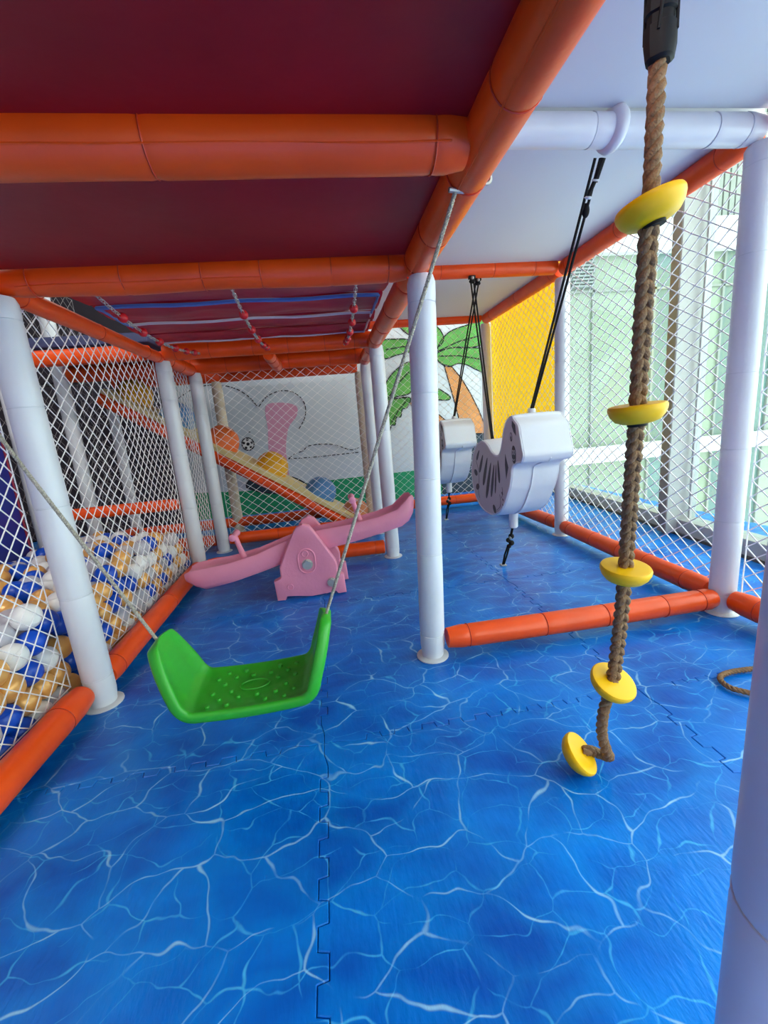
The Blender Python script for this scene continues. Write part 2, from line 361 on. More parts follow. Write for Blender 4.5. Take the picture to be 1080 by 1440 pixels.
# mural painted on the far wall (flat print, pieces a few millimetres proud)
def mural(name, poly, m, y=4.597, outline=True, sm=4, dash=False):
    Q = smooth_poly(poly, sm) if sm > 1 else poly
    o = G().prism(Q, lambda u, v: Vector((u, y, v)), lambda u, v: Vector((u, 4.602, v))).obj(name, m, wf, smooth=False)
    if outline: inkline(Q+[Q[0]], y-0.001)
    return o
def inkline(Q, y=4.595, dash=0, w_=0.0055):
    g = G(); P = [Vector((p[0], y, p[1])) for p in Q]
    if dash:
        R_ = []; 
        for a, b in zip(P, P[1:]):
            n = max(1, int((b-a).length/0.008))
            R_ += [a.lerp(b, k/n) for k in range(n)]
        for k in range(0, len(R_)-4, 6): g.tube([R_[k], R_[min(k+4, len(R_)-1)]], w_*0.8, 4)
    else: g.tube(P, w_, 4)
    g.obj('ink_line', 'ink', wf, smooth=False)
mural('mural_trunk', [(1.34, 1.413), (1.426, 1.383), (1.526, 1.261), (1.626, 1.087), (1.71, 0.911), (1.777, 0.733), (1.82, 0.5), (1.49, 0.5), (1.479, 0.827), (1.442, 1.0), (1.383, 1.238)], 'trunk', 4.5985, sm=1)
mural('mural_trunk', [(0.866, 1.11), (0.965, 1.036), (1.08, 0.93), (1.2, 0.80), (1.22, 0.70), (1.10, 0.82), (0.947, 1.02)], 'trunk', 4.5985)
mural('mural_trunk', [(1.221, 0.89), (1.308, 0.84), (1.376, 0.766), (1.36, 0.6), (1.229, 0.62)], 'trunk', 4.5985)
for k, t in enumerate([
    [(1.337, 1.67), (1.445, 1.751), (1.621, 1.797), (1.798, 1.85), (1.83, 1.683), (1.772, 1.589), (1.611, 1.566), (1.436, 1.577), (1.278, 1.554)],
    [(1.259, 1.523), (1.436, 1.577), (1.664, 1.563), (1.83, 1.522), (1.82, 1.3), (1.708, 1.332), (1.604, 1.388), (1.498, 1.411), (1.391, 1.385), (1.289, 1.441)],
    [(0.979, 1.9), (0.836, 1.9), (0.931, 1.768), (1.05, 1.70), (1.13, 1.66), (1.06, 1.75)],
    [(1.241, 1.809), (1.308, 1.774), (1.354, 1.677), (1.298, 1.601), (1.2, 1.588)],
    [(0.69, 1.684), (0.826, 1.699), (0.977, 1.683), (1.1, 1.6), (1.2, 1.5), (1.05, 1.56), (0.916, 1.552), (0.813, 1.535), (0.693, 1.518)],
    [(1.15, 1.45), (0.961, 1.462), (0.855, 1.42), (0.746, 1.331), (0.687, 1.238), (0.681, 1.074), (0.797, 1.115), (0.938, 1.138), (1.02, 1.25)],
    [(0.689, 1.057), (0.83, 1.096), (0.95, 1.09), (0.901, 0.991), (0.85, 0.98), (0.827, 0.90), (0.78, 0.90), (0.759, 0.82), (0.72, 0.82), (0.683, 0.76)],
    [(1.237, 1.166), (1.324, 1.126), (1.392, 1.071), (1.372, 1.039), (1.266, 1.047), (1.1, 1.08)]]):
    mural('palm_leaf', t, 'leaf', 4.5970-0.0004*k)
for a, b in (((1.28, 1.55), (1.75, 1.68)), ((1.29, 1.5), (1.75, 1.44)), ((0.72, 1.6), (1.1, 1.6)), ((0.70, 1.1), (0.95, 1.36)), ((0.72, 0.85), (0.9, 1.06))):
    inkline([a, ((a[0]+b[0])/2, (a[1]+b[1])/2+0.02), b], 4.593)
mural('mural_grass', [(-3.2, 0.285), (-1.5, 0.30), (-0.9, 0.26), (0.1, 0.29), (0.9, 0.30), (1.25, 0.30), (1.25, 0.0), (-3.2, 0.0)], 'mural_green', outline=False, sm=1)
mural('mural_grass', [(1.75, 0.36), (2.6, 0.34), (2.6, 0.0), (1.75, 0.0)], 'mural_green', outline=False, sm=1)
mural('mural_rock', [(1.25, 0.30), (1.30, 0.62), (1.5, 0.66), (1.8, 0.64), (2.0, 0.50), (2.05, 0.0), (1.25, 0.0)], 'mural_dark', 4.5965, sm=1)
mural('mural_patch', [(-0.75, 0.42), (-0.40, 0.36), (-0.25, 0.22), (-0.6, 0.2), (-0.9, 0.3)], 'mural_dark', 4.5955)
mural('mural_giraffe', [(-0.587, 1.12), (-0.432, 1.147), (-0.274, 1.10), (-0.286, 0.994), (-0.383, 0.88), (-0.44, 0.641), (-0.45, 0.3), (-0.62, 0.3), (-0.619, 0.653), (-0.595, 0.898)], 'mural_pink', outline=False)
for Q in ([(-1.432, 1.262), (-1.265, 1.346), (-1.069, 1.37), (-0.881, 1.328), (-0.738, 1.229), (-0.657, 1.104)],
          [(-0.654, 1.124), (-0.561, 1.216), (-0.414, 1.265), (-0.276, 1.235), (-0.187, 1.128), (-0.194, 0.987), (-0.283, 0.851)],
          [(-0.424, 0.561), (-0.333, 0.616), (-0.27, 0.621), (-0.2, 0.677), (-0.052, 0.685), (0.094, 0.661), (0.258, 0.593), (0.369, 0.626)],
          [(-0.424, 0.561), (-0.131, 0.555), (0.363, 0.562)], [(-0.80, 0.878), (-0.77, 0.872), (-0.74, 0.858)]):
    inkline([(p.x, p.y) for p in catmull([(a, b, 0) for a, b in Q], 5)], dash=1)
bx, bz, br = -0.818, 0.753, 0.062
mural('mural_ball', [(bx+br*math.cos(t*0.5236), bz+br*1.05*math.sin(t*0.5236)) for t in range(12)], 'mural_white', outline=True, sm=2)
for cx_, cz_, r_ in [(0, 0, 0.019)]+[(0.043*math.cos(R(72*k+90)), 0.045*math.sin(R(72*k+90)), 0.015) for k in range(5)]:
    mural('mural_ball_patch', [(bx+cx_+r_*math.cos(R(72*k+90)), bz+cz_+r_*math.sin(R(72*k+90))) for k in range(5)], 'ink', 4.594, outline=False, sm=1)
# dark grey panel set behind the ball pit
tag(G().box((-3.28, 4.40, 0.0), (-1.42, 4.46, 1.44), 0.01).obj('dark_panel', 'dark_wall', smooth=False), 'dark grey panel standing at the back behind the netting', 'partition')

# window wall (daylight side)
w1 = bpy.data.objects.new('window_1', None); COL.objects.link(w1); struct(w1)
ang = math.atan(-GK)
w1.location = (GX, 1.745, 0); w1.rotation_euler = (0, 0, ang)
G().box((-0.03, -5.3, -0.012), (0.12, 2.9, 0.015)).obj('window_gasket', 'frame_dark', w1, smooth=False)
G().box((-0.02, -5.3, 0.015), (0.11, 2.9, 0.10), 0.004).obj('window_sill', 'frame', w1, smooth=False)
G().box((-0.02, -5.3, 3.0), (0.11, 2.9, 3.2)).obj('window_head', 'frame', w1, smooth=False)
def yl(y): return (y-1.745)/math.cos(ang)
cols = [-3.2, -0.9, 0.30]
G().box((-0.09, yl(2.30), 0.015), (0.10, yl(2.378), 3.05), 0.004).obj('window_column', 'frame', w1, smooth=False)
G().box((-0.094, yl(2.304), 0.015), (-0.0902, yl(2.374), 3.05)).obj('column_cover', 'frame_taupe', w1, smooth=False)
G().box((0.03, yl(2.265), 0.10), (0.044, yl(2.277), 3.0)).obj('window_bead', 'f_white', w1, smooth=False)
for y in cols+[4.3]:
    G().box((-0.03, yl(y), 0.015), (0.10, yl(y)+0.06, 3.05), 0.004).obj('window_mullion', 'frame', w1, smooth=False)
edges = [-3.14, -0.84, 0.36, 2.23]
G().box((0.045, yl(-3.14), 0.10), (0.051, yl(-0.9), 3.0)).obj('window_pane', 'glass', w1, smooth=False)
G().box((0.045, yl(-0.84), 0.10), (0.051, yl(0.30), 3.0)).obj('window_pane', 'glass', w1, smooth=False)
G().box((0.045, yl(0.36), 0.10), (0.051, yl(2.30), 3.0)).obj('window_pane', 'glass', w1, smooth=False)
G().box((0.045, yl(2.378), 0.10), (0.051, yl(4.3), 3.0)).obj('window_pane', 'glass', w1, smooth=False)

# facade of the neighbouring wing seen through the glass
fb = empty('neighbour_building', 'pale green glazed building wing with white bands, seen through the window', 'building', (2.9, 6.0, -3))
FY = 0.0
def fbox(name, x0, x1, z0, z1, m, y0=0.0, y1=0.15, bev=0): return G().box((x0-2.9, y0, z0+3), (x1-2.9, y1, z1+3), bev).obj(name, m, fb, smooth=False)
fbox('backing_wall', 2.9, 12.0, -3.0, 7.0, 'f_grey', 0.15, 0.35)
fbox('white_band', 2.9, 12.0, 2.92, 3.34, 'f_white', -0.06, 0.15, 0.01)
fbox('white_band', 2.9, 12.0, -0.02, 0.22, 'f_white', -0.06, 0.15, 0.01)
fbox('white_band', 2.9, 12.0, -3.0, -2.4, 'f_white', -0.06, 0.15)
mx = [2.9, 3.66, 4.04, 5.02, 5.62, 6.15, 7.1, 8.0, 9.2, 10.6, 12.0]
for i, (a, b) in enumerate(zip(mx, mx[1:])):
    for (z0, z1) in ((2.47, 2.92), (0.22, 2.44), (-2.4, -0.02)):
        fbox('facade_pane', a+0.015, b-0.015, z0, z1, ('f_teal' if i in (0, 3, 5, 7, 9) else 'f_green'), 0.08, 0.12)
    if i: fbox('mullion', a-0.018, a+0.018, -2.4, 2.92, 'f_rib', 0.05, 0.14)
fbox('transom', 2.9, 12.0, 2.44, 2.47, 'f_rib', 0.05, 0.14)
k = 2.9
while k < 9.4:
    fbox('rib_panel', k, k+0.075, 3.34, 6.2, 'f_rib', 0.02, 0.10); k += 0.10
for q in range(9):
    fbox('louvre_slat', 3.68, 4.02, 2.50+q*0.045, 2.525+q*0.045, 'f_grey', -0.01, 0.07)

# ================================================================ FRAME OF PADDED PIPES
ZL, ZR, ZF = 1.31, 1.65, 0.070
XM, XL, XR = 0.33, -0.87, 1.50
PO = dict(m='white_foam', tie='tie_white', flange=True, gap=0.32, tiew=0.0011)
def post(x, y, h, label, **k):
    x, xt = x if isinstance(x, tuple) else (x, x)
    kw = dict(PO); kw.update(k); return foam('padded_post', label, 'post', (x, y, 0.0), (xt, y, h), group='white padded posts of the play frame' if kw['m'] == 'white_foam' else 'cream padded posts at the back', **kw)
def beam(p0, p1, label, **k):
    return foam('padded_beam', label, 'beam', p0, p1, group='orange padded beams of the play frame', **k)
post(0.33, 0.214, 1.268, 'close white post cut by the lower right corner of the picture')
post((0.298, 0.338), 1.357, 1.268, 'tall white post in the middle, between the seesaw and the zebra swings')
post(0.345, 2.56, 1.29, 'nearer of two adjacent white posts behind the raised end of the seesaw')
post(0.345, 3.2, 1.29, 'further of two adjacent white posts behind the raised end of the seesaw')
post((-0.835, -0.85), 1.372, 1.265, 'large white post between the two nearest ball pit nets, left side', r=0.045)
post(-0.87, 2.64, 1.29, 'white post at the far corner of the ball pit, beside the seesaw end')
post(-0.85, 3.17, 1.29, 'white post standing free at the left end of the orange beam behind the seesaw')
post(1.476, 1.356, 1.61, 'white post on the right where three orange floor beams meet', r=0.045)
post(1.515, 2.58, 1.61, 'white post right behind the nearer zebra swing, in front of the yellow panel')
post(1.50, 3.8, 1.63, 'white post in the far right corner beside the palm mural')
post(0.345, 3.8, 1.30, 'cream post in front of the mural, right of the chute', m='cream_foam')
post(-0.86, 3.8, 1.30, 'cream post rising behind the orange dome of the chute', m='cream_foam')
post(-1.67, 2.6, 2.2, 'white post at the back left of the ball pit beside the blue panel')
post(-1.72, 3.2, 2.2, 'grey shaded post behind the ball pit nets, second from the blue panel', r=0.044)
post(-1.71, 3.8, 1.3, 'thin grey shaded post behind the ball pit nets, third from the blue panel', r=0.04)
# upper storey posts glimpsed above the ball pit
# floor beams
q = 0.05
beam((0.352, 1.345, ZF), (1.425, 1.350, ZF-0.004), 'orange floor beam between the middle post and the right post', gap=0.26, sag=0.004, r=0.041)
beam((1.474, 1.30, ZF), (1.474, -0.4, ZF), 'orange floor beam running from the right post towards the camera')
beam((1.478, 1.41, ZF), (1.510, 2.53, ZF), 'orange floor beam under the right hand net beside the window', gap=0.22)
beam((1.515, 2.635, ZF), (1.50, 3.75, ZF), 'orange floor beam receding behind the nearer zebra swing')
beam((0.40, 3.8, ZF+0.01), (1.45, 3.8, ZF+0.01), 'orange floor beam across the far end below the palm mural')
beam((-0.86, 1.315, ZF), (-0.87, -0.3, ZF), 'thick orange floor beam at the lower left corner of the picture', r=0.043, gap=0.7)
beam((-0.848, 1.43, ZF), (-0.868, 2.585, ZF), 'orange floor beam along the ball pit from the large post to the seesaw', r=0.043, gap=0.5)
beam((-0.81, 2.62, ZF), (0.295, 2.57, ZF), 'orange floor beam directly behind the pink seesaw', gap=0.3)
beam((-0.80, 3.19, 0.088), (0.30, 3.2, 0.088), 'orange beam at the foot of the net behind the seesaw', gap=0.34)
beam((-1.65, 3.2, 0.09), (-0.90, 3.18, 0.09), 'orange floor beam left of the free standing post, behind the ball pit')
beam((-1.66, 3.8, 0.09), (0.30, 3.8, 0.09), 'dim orange floor beam under the chute at the back')
beam((-1.65, 2.6, 0.475), (-0.918, 2.61, 0.475), 'orange rail at half height across the end of the ball pit', r=0.034, gap=0.2)
beam((-1.65, 2.62, 0.15), (-0.92, 2.62, 0.15), 'low orange rail just above the balls at the pit end', r=0.034, gap=0.2)
beam((-1.70, 2.65, 0.15), (-1.71, 3.75, 0.12), 'dark red looking low beam on the far side behind the ball pit', r=0.04)
# left deck beams (lower ceiling)
beam((XL+0.03, 0.818, ZL), (XM-0.035, 0.818, ZL), 'thick orange ceiling beam nearest the camera, under the maroon pads', seam=118, r=0.046, gap=0.62)
beam((XL+0.03, 1.392, ZL), (XM-0.03, 1.392, ZL), 'wrinkled orange ceiling beam between the left post and the middle post', seam=125, r=0.043, gap=0.2, wob=0.006)
beam((XL+0.03, 2.60, 1.33), (XM, 2.58, 1.33), 'orange ceiling beam at the far edge of the beaded chains', gap=0.2, r=0.045)
beam((-1.66, 3.2, 1.34), (XM, 3.2, 1.34), 'orange ceiling beam above the net behind the seesaw', gap=0.25, r=0.056)
beam((-1.66, 3.8, 1.335), (XM, 3.8, 1.335), 'orange ceiling beam above the chute in front of the mural', gap=0.25, r=0.042)
beam((-1.66, 2.60, 1.335), (-0.915, 2.60, 1.335), 'orange upper beam across the far end of the ball pit', gap=0.3)
beam((XM, -0.6, ZL), (XM, 1.40, ZL), 'long thick orange ceiling beam passing overhead to the middle post', seam=215, r=0.043, gap=0.24)
beam((XM+0.005, 1.42, ZL), (XM+0.005, 3.18, ZL), 'orange ceiling beam running back from the middle post', r=0.042, gap=0.3)
beam((XL, -0.6, ZL), (XL, 1.40, ZL), 'orange ceiling beam entering at the left edge above the large post', r=0.042)
beam((XL, 1.42, ZL-0.005), (XL-0.005, 2.62, ZL-0.005), 'orange ceiling beam along the top of the ball pit net', r=0.030, gap=0.4)
beam((XL, 2.64, ZL), (XL, 3.18, ZL), 'short orange ceiling beam joining the two posts beyond the ball pit', r=0.042, gap=0.2)
beam((-0.28, 2.63, ZL-0.02), (-0.28, 3.16, ZL-0.02), 'short orange stub beam poking back between two ceiling beams', r=0.036, gap=0.2)
# right deck beams (higher ceiling)
foam('padded_beam', 'white padded ceiling beam holding the front of the nearer zebra swing', 'beam', (0.36, 1.36, ZR), (1.46, 1.36, ZR), m='white_foam', tie='tie_white', gap=0.5)
beam((0.36, 2.58, ZR+0.025), (1.47, 2.58, ZR+0.025), 'orange ceiling beam between the two zebra swings', r=0.043, gap=0.3)
beam((0.36, 3.8, ZR+0.035), (1.46, 3.8, ZR+0.035), 'furthest orange ceiling beam above the palm mural', r=0.043, gap=0.3)
beam((1.50, -0.6, ZR+0.01), (1.50, 1.32, ZR+0.01), 'orange ceiling beam above the right post, cut by the picture edge')
beam((1.495, 1.40, ZR+0.01), (1.515, 2.56, ZR+0.01), 'orange ceiling beam along the top of the right hand net', gap=0.5)
beam((1.515, 2.61, ZR+0.015), (1.50, 3.78, ZR+0.02), 'orange ceiling beam above the yellow panel', gap=0.4)
beam((0.40, 0.64, ZR+0.03), (1.45, 0.64, ZR+0.03), 'orange ceiling beam the climbing rope is hung from')

# decks
for (y0, y1, lab) in ((-0.6, 0.83, 'maroon padded ceiling pad directly overhead, the nearest one'), (0.86, 1.35, 'maroon padded ceiling pad between the two nearest orange beams')):
    tag(G().box((XL+0.01, y0, 1.325), (XM-0.01, y1, 1.40), 0.008).obj('deck_pad', 'maroon'), lab, 'ceiling pad', 'maroon ceiling pads')
# slack maroon sheet with taped edges
sh = empty('deck_sheet', 'maroon fabric sheet with blue and pale tape lines above the beaded chains', 'sheet', (-0.27, 2.0, 1.37))
def sheet(y0, y1, seed):
    g = G(); nx, ny = 40, 14; v = []
    for j in range(ny+1):
        for i in range(nx+1):
            x = XL+0.03+(XM-XL-0.06)*i/nx; y = y0+(y1-y0)*j/ny
            z = 1.376-0.012*math.sin(math.pi*j/ny)*(1+0.4*math.sin(i*0.5+seed))+0.006*noise.noise(Vector((x*3, y*26, seed)))
            v.append((x+0.27, y-2.0, z-1.37))
    f = [(j*(nx+1)+i, j*(nx+1)+i+1, (j+1)*(nx+1)+i+1, (j+1)*(nx+1)+i) for j in range(ny) for i in range(nx)]
    n = len(v); v2 = [(a, b, c+0.006) for a, b, c in v]
    g.add(v, f); g.add(v2, [tuple(reversed(q)) for q in f]); g.obj('sheet_panel', 'maroon2', sh)
for k, (a, b) in enumerate(((1.41, 1.86), (1.875, 2.125), (2.145, 2.35), (2.36, 2.57))): sheet(a, b, k*3.7)
def tape(p, q, m, r=0.006):
    a, b = Vector(p)-Vector((-0.27, 2.0, 1.37)), Vector(q)-Vector((-0.27, 2.0, 1.37))
    G().tube([a.lerp(b, t/12)+Vector((0, 0, 0.003*math.sin(t*1.3))) for t in range(13)], r, 6).obj('tape_edge', m, sh)
tape((XL+0.05, 1.865, 1.366), (XM-0.05, 1.865, 1.366), 'blue_tape', 0.008)
tape((XL+0.05, 2.135, 1.366), (XM-0.05, 2.135, 1.366), 'pale_tape', 0.006)
tape((XL+0.05, 2.355, 1.372), (XM-0.05, 2.355, 1.372), 'maroon', 0.004)
tape((XL+0.05, 2.545, 1.366), (XM-0.05, 2.545, 1.366), 'pale_tape', 0.005)
tape((XM-0.05, 1.865, 1.364), (XM-0.05, 2.135, 1.364), 'blue_tape', 0.006)
tape((XM-0.05, 2.135, 1.364), (XM-0.05, 2.545, 1.364), 'pale_tape', 0.005)
tape((XL+0.05, 1.865, 1.366), (XL+0.05, 2.545, 1.366), 'blue_tape', 0.006)
# white ceiling pads on the right
for (y0, y1, lab) in ((0.60, 1.345, 'white ceiling pad above the climbing rope, the nearest of three'), (1.375, 2.565, 'white ceiling pad above the nearer zebra swing'), (2.595, 3.80, 'white ceiling pad above the further zebra swing')):
    tag(G().box((0.31, y0, ZR+0.045), (1.50, y1, ZR+0.10), 0.01).obj('deck_pad', 'white_pad'), lab, 'ceiling pad', 'white ceiling pads')
tag(G().box((0.31, -0.6, ZR+0.045), (1.50, 0.59, ZR+0.10), 0.01).obj('deck_pad', 'white_pad'), 'white ceiling pad beyond the rope beam, mostly above the picture', 'ceiling pad', 'white ceiling pads')
# upper deck edge over the pit end
tag(G().box((XL+0.03, 2.64, 1.392), (XM-0.01, 4.2, 1.45), 0.008).obj('deck_pad', 'maroon'), 'dark maroon ceiling pad above the chute at the back', 'ceiling pad', 'maroon ceiling pads')
tag(G().box((-3.2, 4.40, 1.46), (-0.35, 4.46, 3.15), 0.01).obj('dark_panel', 'dark_wall', smooth=False), 'added dark panel closing the view above the ball pit net', 'partition')  # added sheet, keeps the bright far wall dark above the pit
tag(G().box((-1.66, 2.62, 1.395), (-0.92, 3.78, 1.45), 0.008).obj('deck_pad', 'navy'), 'dark blue deck edge above the orange beam at the pit end', 'ceiling pad')

# ================================================================ NETS
def net(name, label, O, U, V, W_, H_, du, dv, r=0.0018, sag=0.012, seed=0, shear=0.0, cat='net', grp='white rope nets round the play frame', m='net'):
    """diamond mesh net hung in the plane O + u*U + v*V"""
    O, U, V = Vector(O), Vector(U).normalized(), Vector(V).normalized(); Nn = U.cross(V)
    nu, nv = int(round(W_/(du/2))), int(round(H_/(dv/2))); a_, b_ = W_/nu, H_/nv
    def P(i, j):
        u, v = i*a_, j*b_; e = math.sin(math.pi*min(1, max(0, u/W_)))*math.sin(math.pi*min(1, max(0, v/H_)))
        s1 = noise.noise(Vector((u*2.3, v*2.3, seed)))*sag*2.2*e
        droop = 0.35*du*(1-v/H_)*v/H_*0
        j1 = noise.noise(Vector((u*9, v*9, seed+5)))*0.05*du; j2 = noise.noise(Vector((u*9, v*9, seed+9)))*0.06*dv
        jj = noise.noise(Vector((u*1.7, v*1.7, seed+20)))*0.8*du*e
        k2 = noise.noise(Vector((u*1.7, v*1.7, seed+40)))*0.8*dv*e
        return O+U*(u+(j1+jj))+V*(v+j2+k2)+Nn*(s1+sag*e*0.6)
    pts = {}; g = G()
    for j in range(nv+1):
        for i in range(nu+1):
            if (i+j) % 2 == 0: pts[(i, j)] = P(i, j)
    vs = []; fs = []
    def seg(a, b):
        d = (b-a).normalized(); n1 = Nn-d*Nn.dot(d); n1.normalize(); n2 = d.cross(n1); n = len(vs)
        for c in (a, b):
            for q_ in range(4):
                t = q_*math.pi/2+0.78; vs.append(c+(n1*math.cos(t)+n2*math.sin(t))*r)
        for q_ in range(4): fs.append((n+q_, n+(q_+1) % 4, n+4+(q_+1) % 4, n+4+q_))
    def knot(c):
        n = len(vs); k = r*2.0
        for d in (U, V, -U, -V): vs.append(c+d*k)
        vs.append(c+Nn*k); vs.append(c-Nn*k)
        for q_ in range(4): fs.append((n+q_, n+(q_+1) % 4, n+4)); fs.append((n+(q_+1) % 4, n+q_, n+5))
    for (i, j), p in pts.items():
        for di in (1, -1):
            t = pts.get((i+di, j+1))
            if t is not None: seg(p, t)
        knot(p)
        if j in (0, nv):
            t = pts.get((i+2, j))
            if t is not None: seg(p, t)
        if i in (0, nu):
            t = pts.get((i, j+2))
            if t is not None: seg(p, t)
    me = bpy.data.meshes.new(name); me.from_pydata([tuple(p) for p in vs], [], fs); me.materials.append(M[m]); me.update()
    o = bpy.data.objects.new(name, me); COL.objects.link(o); return tag(o, label, cat, grp)
X, Y, Z = Vector((1, 0, 0)), Vector((0, 1, 0)), Vector((0, 0, 1))
net('rope_net', 'white net at the left picture edge, nearer side of the large post', (-0.91, -0.25, 0.09), Y, Z, 1.60, 1.22, 0.064, 0.058, seed=1)
net('rope_net', 'white net along the ball pit between the large post and the seesaw', (-0.905, 1.40, 0.09), Y, Z, 1.19, 1.22, 0.064, 0.058, seed=2)
net('rope_net', 'white net in the gap beyond the ball pit corner post', (-0.90, 2.68, 0.09), Y, Z, 0.46, 1.22, 0.064, 0.058, seed=3)
net('rope_net', 'white net behind the seesaw in front of the chute', (-0.80, 3.235, 0.12), X, Z, 1.10, 1.20, 0.078, 0.062, seed=4, sag=0.03)
net('rope_net', 'net toned down for shade on the far side of the ball pit', (-1.785, 0.2, 0.05), Y, Z, 3.5, 1.9, 0.084, 0.078, seed=5, r=0.0012, m='net_shaded')
net('rope_net', 'net beyond the ball pit left of the free standing post', (-1.66, 3.265, 0.12), X, Z, 0.76, 1.20, 0.084, 0.074, seed=6, r=0.0012, m='net_shaded')
net('rope_net', 'white net beside the window right of the right post', (1.51, 0.0, 0.09), Y, Z, 1.31, 1.53, 0.082, 0.062, r=0.0025, seed=7)
net('rope_net', 'white net between the right post and the post by the yellow panel', (1.512, 1.40, 0.09), Y, Z, 1.14, 1.53, 0.082, 0.058, r=0.0025, seed=8, sag=0.02)
net('rope_net', 'white net in front of the yellow panel', (1.535, 2.62, 0.09), Y, Z, 1.14, 1.55, 0.074, 0.058, r=0.0021, seed=9)
net('rope_net', 'white net in front of the palm mural', (0.39, 3.84, 0.09), X, Z, 1.07, 1.56, 0.078, 0.070, r=0.0018, seed=10)
